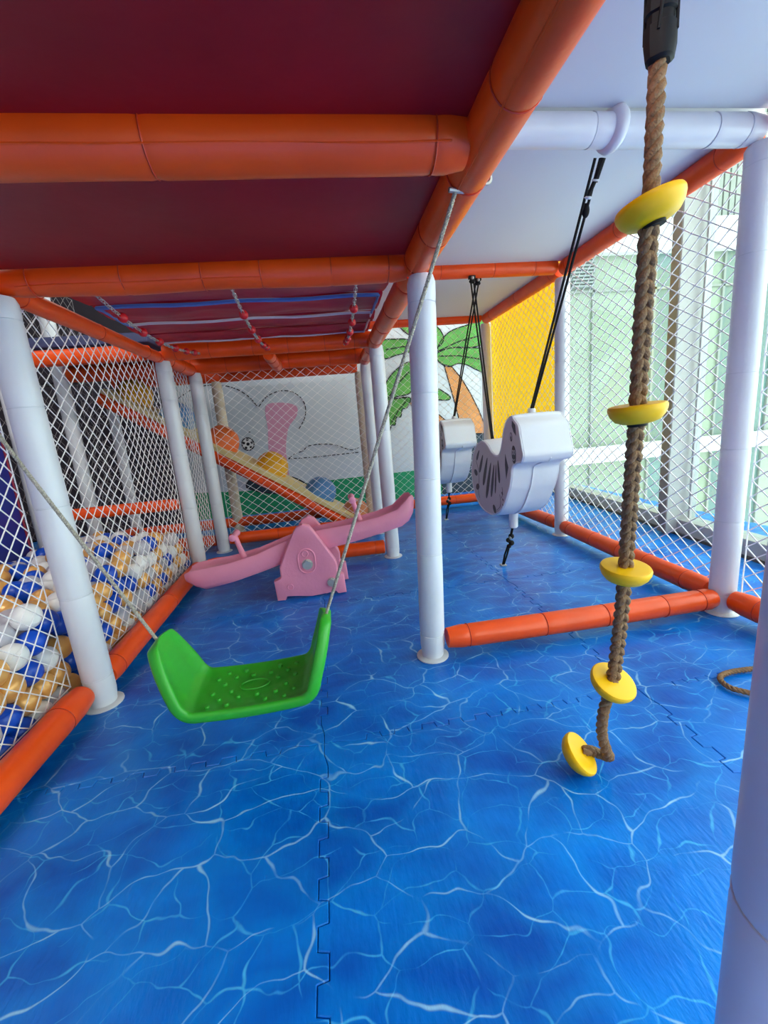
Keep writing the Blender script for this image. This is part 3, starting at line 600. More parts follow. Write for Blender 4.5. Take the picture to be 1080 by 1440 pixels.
# ================================================================ BALL PIT
BALL_MM = [
700,604,277,700,694,361,700,685,279,700,563,205,700,563,66,700,525,136,700,602,136,700,640,206,700,487,66,700,637,66,677,884,328,700,791,204,700,961,336,700,677,136,700,758,314,700,
716,206,700,927,262,700,828,275,700,711,66,700,750,135,700,1154,332,700,785,66,700,829,137,523,985,346,700,978,196,700,1092,280,700,869,207,627,732,338,700,858,66,700,908,140,700,1030,
135,700,996,66,700,928,66,700,1007,271,618,1252,348,649,643,326,700,1503,343,578,1408,369,451,1022,344,588,941,326,251,1346,330,700,1245,325,563,819,349,700,1057,208,700,1372,265,524,
1306,344,700,1195,263,700,1300,231,633,1006,340,700,1314,141,700,1105,137,700,1137,209,664,1369,337,700,1070,66,700,1450,282,497,1165,333,700,1233,195,700,1180,136,700,1870,290,700,
1286,66,700,1142,66,700,1427,205,700,1392,135,475,1242,341,530,1061,323,228,1773,339,700,1215,66,568,1199,316,700,1584,344,700,524,275,700,1358,66,408,1404,332,415,1178,337,700,1507,
205,700,1664,346,700,1545,274,499,1453,345,499,1726,337,700,1469,135,700,1433,66,445,1103,337,113,1589,307,370,1256,339,173,1365,335,700,1509,66,336,1469,333,641,812,328,223,1266,335,
700,1547,135,170,1641,331,700,1626,275,700,1822,226,700,1586,205,348,1099,331,642,1446,339,195,1568,308,316,1392,318,289,1534,341,700,1586,66,700,1665,206,700,1625,136,292,1829,335,
700,1706,277,700,1662,66,584,1121,322,700,1744,207,621,1543,340,700,1703,136,253,1628,336,700,1859,154,700,1737,66,700,1781,139,700,1908,219,380,1782,336,700,1808,66,700,1876,66,628,
1626,344,700,1939,146,700,1939,66,414,1587,341,441,1509,336,462,1798,342,177,1836,342,151,1721,332,584,796,274,423,1667,335,537,1554,337,334,1697,325,631,1707,344,291,1939,331,354,1880,
328,40,1776,297,237,1701,303,700,485,205,639,1144,270,564,1275,282,629,819,206,176,1444,318,589,1346,319,503,882,339,101,1823,323,347,1598,295,628,1228,270,434,1873,333,235,1885,316,
661,1939,282,443,1939,288,104,1668,293,571,1482,323,413,1325,322,110,1492,310,638,877,259,488,1618,332,40,1939,301,480,1370,322,658,972,129,40,1623,283,636,1497,276,628,681,208,593,
752,197,202,1315,274,167,1384,258,639,1031,66,632,600,66,547,1864,308,633,643,138,631,674,66,633,1047,271,570,948,221,488,1010,273,571,807,137,635,1395,66,661,1246,131,632,1587,274,
519,937,282,662,1359,196,650,756,253,652,1301,294,293,1759,294,476,1295,280,632,746,66,633,966,264,242,1817,273,293,1653,271,336,1317,300,632,1105,66,565,1077,251,40,159,66,644,925,
196,104,732,66,565,1666,226,508,819,290,185,731,271,631,601,206,362,381,200,345,458,208,470,170,291,40,183,143,325,780,201,438,1445,66,245,583,203,103,272,66,40,1046,276,175,1318,200,
446,1796,141,509,1552,66,485,947,66,247,468,134,237,853,138,375,1191,133,254,545,273,129,342,202,303,101,66,178,1171,214,231,661,66,328,515,269,452,525,133,700,138,142,415,953,66,202,
1194,136,398,1155,66,632,1320,66,431,1087,66,168,1678,131,386,1939,205,370,1796,201,333,1753,66,209,775,337,567,482,239,700,333,204,252,1307,200,635,218,66,631,336,135,233,1005,173,
445,1362,250,636,1625,66,121,157,304,578,222,131,40,1529,288,344,110,273,301,441,272,295,855,66,40,1120,137,237,1421,270,435,1214,66,528,956,133,40,1767,135,40,693,66,629,1251,66,167,
1003,66,199,1091,195,700,112,66,295,981,127,494,394,329,466,1939,211,381,1760,126,572,601,131,243,698,133,585,1008,128,200,1093,331,240,1696,131,40,1359,66,164,1777,66,385,1534,199,
700,284,279,185,1396,134,162,1075,66,149,40,136,421,249,295,135,251,196,341,557,336,362,595,66,536,167,133,576,451,168,169,1174,66,264,109,134,85,1261,123,562,274,297,231,814,66,413,
795,275,629,1546,205,312,1446,260,533,146,335,567,1217,219,700,258,66,99,1763,66,630,1666,273,205,1217,274,632,40,66,381,1851,132,510,1706,66,573,293,163,584,162,194,637,1186,202,144,
1261,248,374,1305,136,569,1358,66,547,661,329,561,1587,204,387,828,207,594,1904,257,498,40,218,454,677,332,526,743,139,477,898,138,178,578,134,40,1290,66,267,274,225,577,265,66,559,
1132,66,573,1588,66,630,242,273,456,494,207,632,168,127,296,780,66,223,40,278,277,1488,129,498,1633,201,539,40,312,331,1175,197,188,460,201,153,1599,133,558,181,267,175,423,134,633,
1820,134,406,913,129,496,40,66,311,1125,265,251,1652,66,251,1430,66,497,599,66,700,106,215,40,849,66,506,1747,133,107,1615,66,398,1880,262,436,1678,215,166,850,66,301,176,292,416,959,
201,108,1939,66,304,40,276,319,441,134,500,1670,272,700,203,286,253,1881,194,102,1296,190,389,408,132,475,1275,66,40,731,135,510,1628,66,316,368,137,376,1560,66,511,254,132,227,1747,
238,513,1227,157,344,1246,263,304,110,203,323,234,184,104,965,66,174,968,134,40,40,290,567,217,353,106,1451,66,114,40,66,40,276,274,387,1030,199,172,811,133,261,243,134,549,688,206,
103,1742,263,226,40,135,569,1465,246,304,177,134,154,1758,206,454,973,133,109,732,205,345,1448,135,505,1713,204,40,107,130,386,524,203,103,810,66,108,1501,127,359,939,316,140,293,264,
40,262,137,358,1102,202,143,40,283,636,1548,66,635,1778,66,40,477,340,181,537,206,443,1327,119,373,1174,269,246,622,134,156,1873,190,571,338,66,486,236,250,476,721,198,40,1165,207,272,
428,199,116,1373,200,505,1405,66,700,412,66,176,1310,66,293,694,264,189,40,206,558,924,66,620,1356,132,40,1433,254,225,101,66,175,1007,225,302,1939,66,600,712,131,40,809,275,412,673,
196,304,1874,134,361,1225,66,574,1867,156,194,1019,301,507,1032,131,576,1058,66,382,316,275,433,198,357,700,448,135,175,344,134,40,417,273,40,966,136,629,1939,194,529,1162,126,631,1626,
204,546,104,66,629,487,288,40,537,66,566,1708,297,216,1328,133,628,1012,196,141,362,316,368,1674,132,40,771,66,176,1644,197,630,40,296,180,572,286,226,177,132,108,653,204,40,650,274,
493,1161,198,40,332,333,511,567,150,40,1006,206,505,375,66,342,40,66,263,109,272,229,890,66,518,1427,204,635,564,136,381,40,135,567,1703,155,244,1825,128,187,1752,134,448,1669,66,374,
1488,66,309,335,66,40,1939,66,172,890,134,442,343,66,548,1018,198,303,1731,221,217,1369,66,460,40,136,169,1698,257,178,1639,66,460,173,133,40,1456,330,302,818,135,40,888,135,103,1315,
66,280,1355,256,554,1280,66,448,759,134,320,1393,201,439,884,202,531,1939,66,457,1939,66,393,253,220,212,1115,66,40,967,275,427,325,209,417,532,341,425,108,270,294,217,66,387,1709,66,
179,850,202,110,849,275,643,563,317,392,1359,191,563,575,339,118,1691,66,244,890,215,497,1872,66,478,1147,66,284,806,340,638,184,334,110,1691,203,623,98,217,233,969,66,40,1499,66,161,
1501,66,362,747,66,40,1939,221,40,1534,135,439,1757,209,106,849,135,290,930,66,624,117,66,542,99,196,253,1303,66,239,775,136,147,1290,326,110,810,205,319,293,135,238,356,66,40,575,134,
205,1243,199,632,488,134,84,1113,269,400,1099,270,178,1861,265,630,1706,204,428,637,66,167,540,66,631,293,213,323,1676,66,405,1284,66,200,1939,194,523,1935,277,113,496,202,538,998,66,
462,40,290,296,628,66,631,1586,135,40,1003,66,372,859,320,109,615,135,399,1116,134,467,1020,198,345,1820,274,569,414,66,40,228,210,686,485,344,198,510,335,700,296,134,524,1353,246,262,
732,201,113,1460,236,40,40,210,107,1144,348,269,1723,66,95,174,201,633,1065,136,326,1657,199,99,1566,171,593,1401,199,633,820,66,449,1305,193,107,771,135,175,616,202,40,306,66,312,1722,
135,272,1057,130,169,463,66,66,1251,266,295,1644,131,629,1431,134,700,122,293,206,1891,130,630,1509,134,100,1192,66,573,1665,66,264,1446,195,379,1939,66,565,561,66,375,415,270,279,1097,
199,525,224,66,449,1493,225,494,244,329,350,1053,131,114,40,207,179,809,271,40,534,203,588,711,271,252,285,66,541,809,209,40,689,344,111,130,132,40,120,207,110,888,205,498,525,66,451,
299,136,342,1375,130,494,312,276,632,218,196,109,573,203,361,671,66,167,695,66,316,591,132,430,419,211,62,302,202,437,1621,270,107,1162,135,555,235,209,40,1804,66,560,1090,134,380,100,
66,603,1334,242,199,1843,66,700,40,66,375,983,136,151,229,326,160,180,162,700,182,66,452,1177,133,144,112,202,480,485,359,633,1785,204,458,1566,200,629,861,137,307,632,200,209,1240,
66,572,1887,66,314,859,203,637,781,136,576,1939,128,317,595,270,539,40,141,40,612,204,425,434,331,504,1796,197,250,845,279,256,1762,168,428,911,346,564,1627,135,40,1651,206,612,40,169,
107,1879,127,700,181,209,178,652,272,107,1538,245,421,40,205,299,1815,66,431,1632,134,445,867,280,478,1863,267,151,499,271,102,1541,66,484,642,193,40,615,66,330,1311,203,248,1257,133,
573,1205,66,420,108,133,633,445,220,364,659,259,96,1348,350,314,667,131,456,449,135,573,1741,66,313,1603,66,501,451,66,284,1567,135,437,627,257,40,40,66,301,906,269,40,569,274,458,100,
66,155,1512,186,182,264,132,104,577,66,499,818,144,127,1222,180,288,993,290,237,932,148,110,301,138,266,40,205,383,1633,66,584,556,265,40,888,275,571,1540,266,40,1691,137,148,105,66,
700,335,66,434,1843,202,109,1045,203,181,771,202,508,298,66,388,176,294,351,974,245,419,40,66,243,1127,137,523,1517,206,411,1546,272,380,304,66,465,104,339,109,690,274,521,749,256,92,
97,261,311,1508,198,632,1664,135,282,955,209,417,1480,148,451,1817,66,221,173,298,40,1101,335,566,873,289,156,1077,260,480,1089,267,107,1082,133,175,694,202,235,1781,66,207,248,271,
420,1939,135,40,1844,137,40,497,134,520,1279,215,310,1455,66,632,406,295,518,539,223,253,1171,203,640,1898,128,275,1070,311,40,456,203,570,1143,192,467,596,338,383,635,132,700,365,277,
399,1467,282,40,1577,66,235,1165,328,171,1569,66,373,785,134,174,733,133,629,1142,136,171,946,325,265,1395,134,387,483,134,409,1020,275,73,40,138,700,40,256,104,499,66,40,1152,66,436,
1092,199,451,604,130,40,810,135,168,928,66,374,1719,192,195,1711,66,357,1598,133,270,179,207,128,1439,162,318,651,327,590,1209,143,507,103,268,564,636,66,517,1827,125,347,1939,274,562,
708,66,302,404,66,193,642,350,40,1427,66,326,1294,66,167,618,66,437,1712,143,553,608,206,234,1502,66,394,1302,247,635,1177,66,249,627,294,104,888,66,572,1788,306,630,1095,208,262,159,
66,394,1613,202,354,743,265,532,509,304,106,1895,272,630,1412,268,186,109,134,390,565,273,700,408,204,211,227,194,353,261,338,165,181,241,563,404,246,181,888,271,629,321,288,498,814,
66,586,108,287,469,754,317,40,378,204,107,439,313,505,173,207,209,1544,130,489,1514,134,329,244,264,223,224,66,533,666,133,105,421,66,254,1498,277,54,1874,66,439,822,347,564,1625,295,
593,1284,130,40,1725,66,502,1505,283,293,1320,132,40,1198,135,232,508,66,110,418,205,248,545,134,437,1373,66,104,655,66,457,213,66,560,1335,178,239,702,323,383,110,202,385,333,140,121,
1121,200,231,1120,261,633,526,66,40,230,66,360,860,138,239,659,221,700,40,336,322,1164,66,573,372,174,110,1731,136,248,1676,207,231,738,66,493,945,202,295,1878,262,586,105,133,575,530,
169,224,114,203,178,1573,229,119,1837,66,700,40,176,433,1252,135,272,1277,272,510,1781,66,377,897,250,165,417,264,577,174,66,246,1174,66,500,293,198,264,1939,136,80,347,265,383,40,275,
476,1104,131,634,450,66,387,254,139,110,174,66,176,656,133,40,730,274,372,1666,262,113,1067,328,341,1875,66,318,515,132,40,1854,280,342,163,66,379,602,204,247,1939,258,364,520,66,267,
131,349,40,459,66,552,1397,131,137,1379,66,636,1471,66,282,1198,272,631,896,66,297,1368,66,262,570,349,295,704,66,181,1436,66,359,898,66,299,477,66,563,1471,154,223,1620,131,343,1939,
135,450,571,201,109,537,134,522,490,131,108,1120,66,108,345,66,216,1633,265,452,1163,267,309,1025,193,562,436,320,40,926,66,57,1939,143,40,849,205,198,383,199,40,1178,288,513,1086,195,
76,1874,200,633,369,225,40,1610,138,313,732,332,156,232,66,386,90,338,636,1702,66,456,373,151,176,306,66,107,222,127,326,1250,132,308,1031,66,497,368,219,634,1827,273,633,1468,202,506,
1075,66,394,732,334,378,1246,192,394,625,325,700,445,275,632,1747,274,40,653,135,561,1548,134,163,1151,290,244,392,135,107,1186,245,208,420,331,426,174,223,506,1874,193,40,691,204,171,
385,66,568,851,66,439,946,275,109,1330,267,40,171,268,334,1522,273,499,675,266,101,1041,66,700,372,135,631,411,135,169,1265,132,566,40,66,636,164,256,567,488,66,118,1217,317,566,1834,
229,456,1873,133,570,1783,158,636,1863,202,635,1854,66,40,1456,138,282,1102,66,40,1085,207,244,910,326,77,103,66,250,811,206,428,711,264,362,823,66,162,1901,66,546,879,131,433,487,66,
84,1391,121,423,1804,271,495,672,66,68,493,267,638,299,66,102,1804,167,442,1519,66,367,1746,266,265,40,66,499,1777,274,506,1478,66,103,543,318,462,108,199,501,1336,66,445,1593,66,40,
1364,295,169,1124,129,40,419,134,306,1939,205,304,40,135,427,1044,132,422,1555,131,409,1165,199,100,224,264,499,1939,138,352,467,328,660,79,124,111,1008,274,40,770,205,565,779,66,422,
1236,281,406,487,271,140,728,338,182,109,272,249,1597,201,171,1781,283,226,470,270,634,523,216,483,1438,133,430,836,138,159,572,368,599,931,133,188,40,66,40,1574,221,165,1825,130,284,
1190,133,520,334,131,224,1939,66,40,1806,216,574,40,239,40,1326,139,40,927,205,436,414,66,427,712,66,563,324,236,234,432,66,369,1414,66,262,231,335,40,340,135,508,1213,66,110,610,273,
471,1433,272,547,742,332,40,1225,66,119,1939,208,170,1939,271,382,177,135,286,1234,66,441,1421,199,111,928,275,700,216,136,500,1669,132,299,898,133,231,584,66,232,1043,66,270,1576,276,
440,371,274,109,1617,232,223,955,263,40,1323,227,347,175,226,198,304,200,355,1094,66,225,1379,202,372,374,66,178,930,203,489,1366,166,244,316,136,510,875,233,342,109,134,270,350,201,
445,1746,66,387,1027,66,477,449,272,343,40,205,418,159,66,371,1345,66,110,770,275,377,369,336,518,599,277,427,867,66,305,1529,66,344,970,66,453,233,178,325,1581,219,462,801,212,428,
789,66,104,1412,299,107,928,135,40,1251,191,317,363,264,178,1045,134,347,1872,201,635,375,66,637,260,132,208,1816,200,514,1298,132,632,1742,134,175,1503,265,284,299,299,40,1652,66,367,
447,66,383,711,132,454,1229,209,372,1394,261,309,741,134,243,1577,66,291,1240,203,108,693,135,594,633,269,343,156,357,499,156,66,199,1469,135,499,104,129,337,308,210,40,1730,206,242,
985,356,566,1003,280,40,1391,186,136,1248,66,430,562,66,112,649,343,40,1292,330,571,1436,66,321,1123,134,371,1456,209,40,609,343,40,1043,135,560,355,310,109,1005,135,441,272,66,283,
390,332,136,1335,132,245,1041,243,316,553,201,401,751,200,167,773,66,565,1754,232,545,1410,296,549,1939,202,464,541,277,319,1800,140,439,317,334,108,459,134,349,1523,131,494,745,66,
505,1582,262,241,391,264,277,493,329,535,1148,264,114,1820,244,258,766,273,613,969,66,382,225,66,624,1939,66,185,164,66,232,1519,203,177,501,134,700,257,204,378,1809,66,325,818,271,
188,1446,212,254,505,204,40,1080,66,523,411,130,349,926,182,109,967,204,509,441,200,495,1590,133,108,381,135,337,703,198,293,1814,213,570,1817,66,101,1652,135,40,1496,206,581,876,200,
297,552,66,353,1018,333,152,1010,369,263,1877,66,461,1016,66,325,268,66,413,1404,130,208,325,292,40,382,66,505,1222,270,385,560,133,148,1939,134,499,881,66,337,1051,261,456,681,132,
441,1723,281,572,1511,66,417,1877,66,627,1269,201,
]
BT = np.array(BALL_MM, float).reshape(-1, 3)/1000+np.array([-1.655, 0.62, 0.0])
rb = 0.0405
proto = {}
for c in ('blue', 'white', 'gold', 'clear'):
    g = G().sphere((0, 0, 0), rb, 20, 12)
    g.torus((0, 0, 0), (0, 0, 1), rb+0.0001, 0.0007, 20, 4)
    me_o = g.obj('pit_ball', c+'_ball'); proto[c] = me_o.data; bpy.data.objects.remove(me_o)
rnd = random.Random(11)
names = {'blue': 'glossy blue ball', 'white': 'white ball', 'gold': 'gold ball', 'clear': 'frosted ball'}
rest = {c: G() for c in proto}
for i, p in enumerate(BT):
    nn = noise.noise(Vector(p*5.0))
    c = rnd.choices(('blue', 'white', 'gold', 'clear'), (30, 28, 22, 20))[0]
    if i < 290:
        o = bpy.data.objects.new('pit_ball', proto[c]); COL.objects.link(o); o.location = p; o.rotation_euler = (rnd.uniform(0, 6), rnd.uniform(0, 6), 0)
        za = 'left of the large white post' if p[1] < 1.39 else 'between large post and seesaw'
        zb_ = 'pressed against the net' if p[0] > -1.03 else ('further into the pit' if p[0] > -1.35 else 'at the far side of the pit')
        tag(o, '%s %s, %s' % (names[c], zb_, za), 'ball', '%s balls %s %s' % (c, zb_, za))
    else:
        c = 'white' if c == 'clear' else c
        rest[c].sphere(p, rb, 8, 5)
fill = G(); cnt_ = []
for c in ('blue', 'white', 'gold'):
    fill.add(rest[c].v, rest[c].f); cnt_.append(len(rest[c].f))
fo = fill.obj('pit_ball_fill', 'blue_ball', ang=180)
for c in ('white', 'gold'): fo.data.materials.append(M[c+'_ball'])
fo.data.polygons.foreach_set('material_index', [0]*cnt_[0]+[1]*cnt_[1]+[2]*cnt_[2])
tag(fo, 'deeper mass of mixed balls filling the bottom of the ball pit', 'balls', None, 'stuff')
# blue side panel of the pit with dark red piping
bp_ = empty('side_panel', 'deep blue padded panel with red piping beside the ball pit', 'panel', (-1.68, 1.25, 0.0))
G().box((-0.05, -1.2, 0.0), (0.018, 1.19, 1.0), 0.008).obj('pad', 'blue_panel', bp_)
G().tube([(0.019, 1.192, 0.0), (0.019, 1.192, 1.0), (0.019, -1.2, 1.0)], 0.006, 6).obj('piping', 'red_piping', bp_)

# ================================================================ CHUTE WITH SOFT DOMES
x0c, z0c, x1c, z1c = 0.28, -0.002, -1.56, 1.225
ra = math.atan2(z1c-z0c, x1c-x0c); rd = Vector((x1c-x0c, 0, z1c-z0c)).normalized(); rn = Vector((-rd.z, 0, rd.x)); rn = rn if rn.z > 0 else -rn
ch = empty('soft_chute', 'cream board ramp with orange padded edge climbing to the left behind the net', 'chute', (x0c, 3.55, 0.0))
LC = math.hypot(x1c-x0c, z1c-z0c); oo = Vector((x0c, 3.55, 0.0))
def cpt(t, y, h): return Vector((x0c, y, z0c))+rd*t+rn*h-oo
bd = G(); bd.loft([[cpt(t, 3.34, 0.0), cpt(t, 3.34, 0.03), cpt(t, 3.36, 0.036), cpt(t, 3.74, 0.036), cpt(t, 3.74, 0.0)] for t in (0, LC/3, LC*2/3, LC)], True, True)
bd.obj('ramp_board', 'cream_board', ch)
for k in range(1, 7):
    G().tube([cpt(LC*k/7, 3.36, 0.037), cpt(LC*k/7, 3.73, 0.037)], 0.003, 6).obj('ramp_seam', 'cream_foam', ch)
G().tube([cpt(0.13+(LC-0.13)*k/20, 3.37, -0.045) for k in range(21)], [0.042+0.001*(k % 3) for k in range(21)], 16).obj('edge_roll', 'orange', ch)
for k in range(1, 10): G().torus(cpt(LC*k/10+0.05, 3.37, -0.045), rd, 0.0425, 0.002, 20, 5).obj('cable_tie', 'tie_orange', ch)
def dome(x, m, lab, r=0.132, y=3.55):
    t = (x-x0c)/rd.x; c = Vector((x0c, y, z0c))+rd*t+rn*0.036
    rot = Matrix((tuple(rd), (0, 1, 0), tuple(rn))).transposed()
    rings = []
    o = empty('soft_dome', lab, 'dome', c, 'soft domes on the chute')
    for i in range(9):
        a = i/8*math.pi/2; rr = r*math.cos(a)**0.75 if i < 8 else 0.002; h = r*1.12*math.sin(a)
        if i == 0: rings.append([rot @ Vector((rr*math.cos(2*math.pi*j/28), rr*math.sin(2*math.pi*j/28), 0)) for j in range(28)]); h = 0.012
        rings.append([rot @ Vector(((rr*math.cos(2*math.pi*j/28)), (rr*math.sin(2*math.pi*j/28)), h)) for j in range(28)])
    G().loft(rings, True, True).obj('dome_pad', m, o)
    for k in range(3):
        a0 = k*math.pi/3
        P = [rot @ Vector((math.cos(a0)*r*1.004*math.cos(b)**0.75*(1 if b < math.pi/2 else -1) if abs(math.cos(b)) > 1e-3 else 0, 0, 0)) for b in ()]
        pts = []
        for q_ in range(-7, 8):
            b = q_/8*math.pi/2; rr = r*math.cos(b)**0.75*(1 if q_ > 0 else 1)
            s_ = math.copysign(1, q_) if q_ else 0
            e = abs(q_)/8*math.pi/2; rr = r*math.sin(e)**1.0 if False else r*(math.sin(e)**0.75 if e > 0 else 0); h = r*1.12*math.cos(e)
            pts.append(rot @ Vector((s_*rr*math.cos(a0), s_*rr*math.sin(a0), h+0.0005)))
        G().tube(pts, 0.0016, 5).obj('seam', m, o)
    return o
dome(-0.86, 'dome_orange', 'orange soft dome high on the chute below the cream post')
dome(-0.50, 'dome_yellow', 'yellow soft dome halfway down the chute')
dome(-0.13, 'dome_blue', 'blue soft dome on the lower half of the chute')
dome(0.15, 'dome_tan', 'tan orange soft dome at the foot of the chute', 0.11)
dome(-1.17, 'dome_blue', 'light blue soft dome near the top of the chute, partly behind a post')
dome(-1.45, 'dome_yellow', 'yellow soft dome at the top of the chute seen through the ball pit net')

# yellow panel behind the right net
yp = empty('banner_panel', 'bright yellow panel behind the net beside the far right post', 'panel', (1.60, 3.25, 0.0))
G().box((0.0, -0.60, 0.36), (0.003, 0.66, 1.95)).obj('panel_sheet', 'yellow_panel', yp)
for yy in (-0.50, 0.56): G().box((0.0, yy-0.015, 0.0), (0.025, yy+0.015, 0.40)).obj('support_leg', 'frame', yp, smooth=False)

# ================================================================ BEADED CHAINS
lk = G(); P = []
for i in range(14):
    t = 2*math.pi*i/14; P.append(Vector((0.0085*math.cos(t)+(0.006 if math.cos(t) > 0 else -0.006), 0.0058*math.sin(t), 0)))
lk.loft([[p+(p.normalized()*math.cos(a)+Vector((0, 0, 1))*math.sin(a))*0.0017 for a in [2*math.pi*j/5 for j in range(5)]] for p in P+[P[0]]])
lko = lk.obj('link', 'steel'); LINK = lko.data; bpy.data.objects.remove(lko)
bdd = G().sphere((0, 0, 0), 0.0165, 14, 9).obj('bead', 'red_bead'); BEAD = bdd.data; bpy.data.objects.remove(bdd)
def chain(x, lab, beads, dz=0.0, x1=None):
    x1 = x if x1 is None else x1
    y0, y1 = 1.42, 2.555; root = empty('bead_chain', lab, 'chain', (x, (y0+y1)/2, 1.29), 'red beaded chains under the sheet'); N_ = 56
    f = lambda t: Vector((x+(x1-x)*t, y0+(y1-y0)*t, 1.305-0.055*math.sin(math.pi*max(0.0, t)**0.85)+dz))
    bt = [(b-y0)/(y1-y0) for b in beads]
    for k in range(N_):
        t = (k+0.5)/N_
        if any(abs(t-b) < 0.012 for b in bt): continue
        p = f(t); d = (f(t+0.01)-f(t-0.01)).normalized(); s_ = Vector((1, 0, 0)); n_ = s_.cross(d).normalized()
        if k % 2: s_, n_ = n_, -s_
        m_ = Matrix((tuple(d), tuple(s_), tuple(n_))).transposed().to_4x4(); m_.translation = p-root.location
        o = bpy.data.objects.new('link', LINK); COL.objects.link(o); o.parent = root; o.matrix_local = m_
    for b in bt:
        o = bpy.data.objects.new('bead', BEAD); COL.objects.link(o); o.parent = root; o.location = f(b)-root.location
chain(-0.64, 'red beaded chain on the left, above the ball pit net', (1.633, 1.789, 1.95, 2.14, 2.31, 2.45))
chain(-0.24, 'red beaded chain in the middle under the maroon sheet', (1.66, 1.835, 2.023, 2.227, 2.39), x1=-0.26)
chain(0.15, 'red beaded chain nearest the middle post', (1.656, 1.808, 1.973, 2.154, 2.33), x1=0.16)

# ================================================================ GREEN SEAT SWING
sw = empty('seat_swing', 'green plastic seat swing with bumps hanging on two grey ropes', 'swing', (-0.26, 1.045, 0.20))
c0 = Vector((-0.26, 1.045, 0.20))
path = [(-0.213, 0.160), (-0.206, 0.145), (-0.190, 0.095), (-0.170, 0.040), (-0.158, 0.010), (-0.140, -0.008), (-0.11, -0.012), (-0.05, -0.015), (0, -0.016), (0.05, -0.015), (0.11, -0.012), (0.136, -0.008), (0.154, 0.010), (0.166, 0.045), (0.184, 0.10), (0.198, 0.150), (0.203, 0.166)]
pp = [(p.x, p.z) for p in catmull([(a, 0, b) for a, b in path], 4)]
rings = []; NP = len(pp)
for i, (a, b) in enumerate(pp):
    a2, b2 = pp[min(i+1, NP-1)]; a1, b1 = pp[max(i-1, 0)]; t = Vector((a2-a1, 0, b2-b1)).normalized(); n_ = Vector((t.z, 0, -t.x))  # outward/below
    if n_.z > 0 and abs(a) < 0.1: n_ = -n_
    n_ = Vector((t.z, 0, -t.x))
    hz = max(0, min(1, (b+0.0)/0.16)); hw = 0.106-0.052*hz**1.8
    e = min(i, NP-1-i)
    if e < 5: hw *= (0.45, 0.72, 0.86, 0.95, 0.985)[e]
    th = 0.014 if e > 1 else (0.006, 0.011)[e]
    # rounded lip: section has raised thick rim at both long edges
    sec = [(-hw, 0.0), (-hw+0.002, 0.010), (-hw+0.007, 0.0125), (-hw+0.014, 0.011), (-hw+0.022, 0.004), (-hw*0.4, 0.002), (hw*0.4, 0.002), (hw-0.022, 0.004), (hw-0.014, 0.011), (hw-0.007, 0.0125), (hw-0.002, 0.010), (hw, 0.0), (hw-0.001, -0.016), (hw-0.010, -0.026), (hw*0.4, -0.026), (-hw*0.4, -0.026), (-hw+0.010, -0.026), (-hw+0.001, -0.016)]
    k_ = th/0.014
    rings.append([Vector((a, 0, b))+Vector((0, 1, 0))*min(max(s_, -hw), hw)-n_*h_*k_*0.8 for s_, h_ in sec])
G().loft(rings, True, True).obj('seat', 'green', sw, ang=60)
seat = [o for o in sw.children if o.name.startswith('seat')][0]
bumpm = None
for ix in range(5):
    for iy, yy in enumerate((-0.072, -0.046, -0.018, 0.018, 0.046, 0.072)):
        xx = -0.105+0.047*ix+(0.023 if iy % 2 else 0)
        if abs(xx) < 0.052 and abs(yy) < 0.03: continue
        if abs(yy) > 0.06 and abs(xx) < 0.02: continue
        if xx > 0.12: continue
        if bumpm is None:
            b_ = G().lathe([(0.0066, -0.002), (0.0064, 0.0015), (0.0048, 0.0042), (0.001, 0.005)], 12).obj('grip_bump', 'green', seat); bumpm = b_
            b_.location = (xx, yy, -0.010)
        else:
            o = bpy.data.objects.new('grip_bump', bumpm.data); COL.objects.link(o); o.parent = seat; o.location = (xx, yy, -0.010)
G().torus((0, 0, -0.0095), (0, 0, 1), 0.022, 0.0022, 28, 6, 1.7).obj('oval_ring', 'green', seat)
def twisted(path, r, pitch, strands=3, m='rope', seg=6, name='rope', parent=None, off=None, fill=True):
    P = [Vector(p) for p in path]; g = G(); ln = [0]
    for a, b in zip(P, P[1:]): ln.append(ln[-1]+(b-a).length)
    n = int(ln[-1]/(pitch/7))+2; S = []; j = 0
    for k in range(n+1):
        s_ = ln[-1]*k/n
        while j < len(ln)-2 and ln[j+1] < s_: j += 1
        S.append(P[j].lerp(P[j+1], (s_-ln[j])/max(1e-9, ln[j+1]-ln[j])))
    t0 = (S[1]-S[0]).normalized(); ref = Vector((0, 1, 0)) if abs(t0.y) < 0.9 else Vector((1, 0, 0)); nr = (ref-t0*ref.dot(t0)).normalized(); fr = []
    for k, p in enumerate(S):
        t = (S[min(k+1, n)]-S[max(k-1, 0)]).normalized(); nr = (nr-t*nr.dot(t)).normalized(); fr.append((nr.copy(), t.cross(nr)))
    rs = r*(0.53 if strands == 3 else 0.5)
    for q_ in range(strands):
        pts = []
        for k, p in enumerate(S):
            a = 2*math.pi*(ln[-1]*k/n/pitch+q_/strands); pts.append(p+(fr[k][0]*math.cos(a)+fr[k][1]*math.sin(a))*(r-rs))
        g.tube(pts, rs, seg)
    return g.obj(name, m, parent, ang=80)
hookR, hookL = Vector((0.303, 0.90, 1.272)), Vector((-0.855, 1.00, 1.29))
aR, aL = Vector((-0.055, 1.045, 0.352)), Vector((-0.476, 1.045, 0.346))
twisted([aR-c0-Vector((0.003, 0, 0.03)), aR-c0, (aR+hookR)/2-c0-Vector((0.004, 0, 0.006)), hookR-c0], 0.0048, 0.016, 3, 'rope_light', 5, 'hanging_rope', sw)
twisted([aL-c0+Vector((0.003, 0, -0.03)), aL-c0, (aL+hookL)/2-c0-Vector((0, 0, 0.008)), hookL-c0], 0.0048, 0.016, 3, 'rope_light', 5, 'hanging_rope', sw)
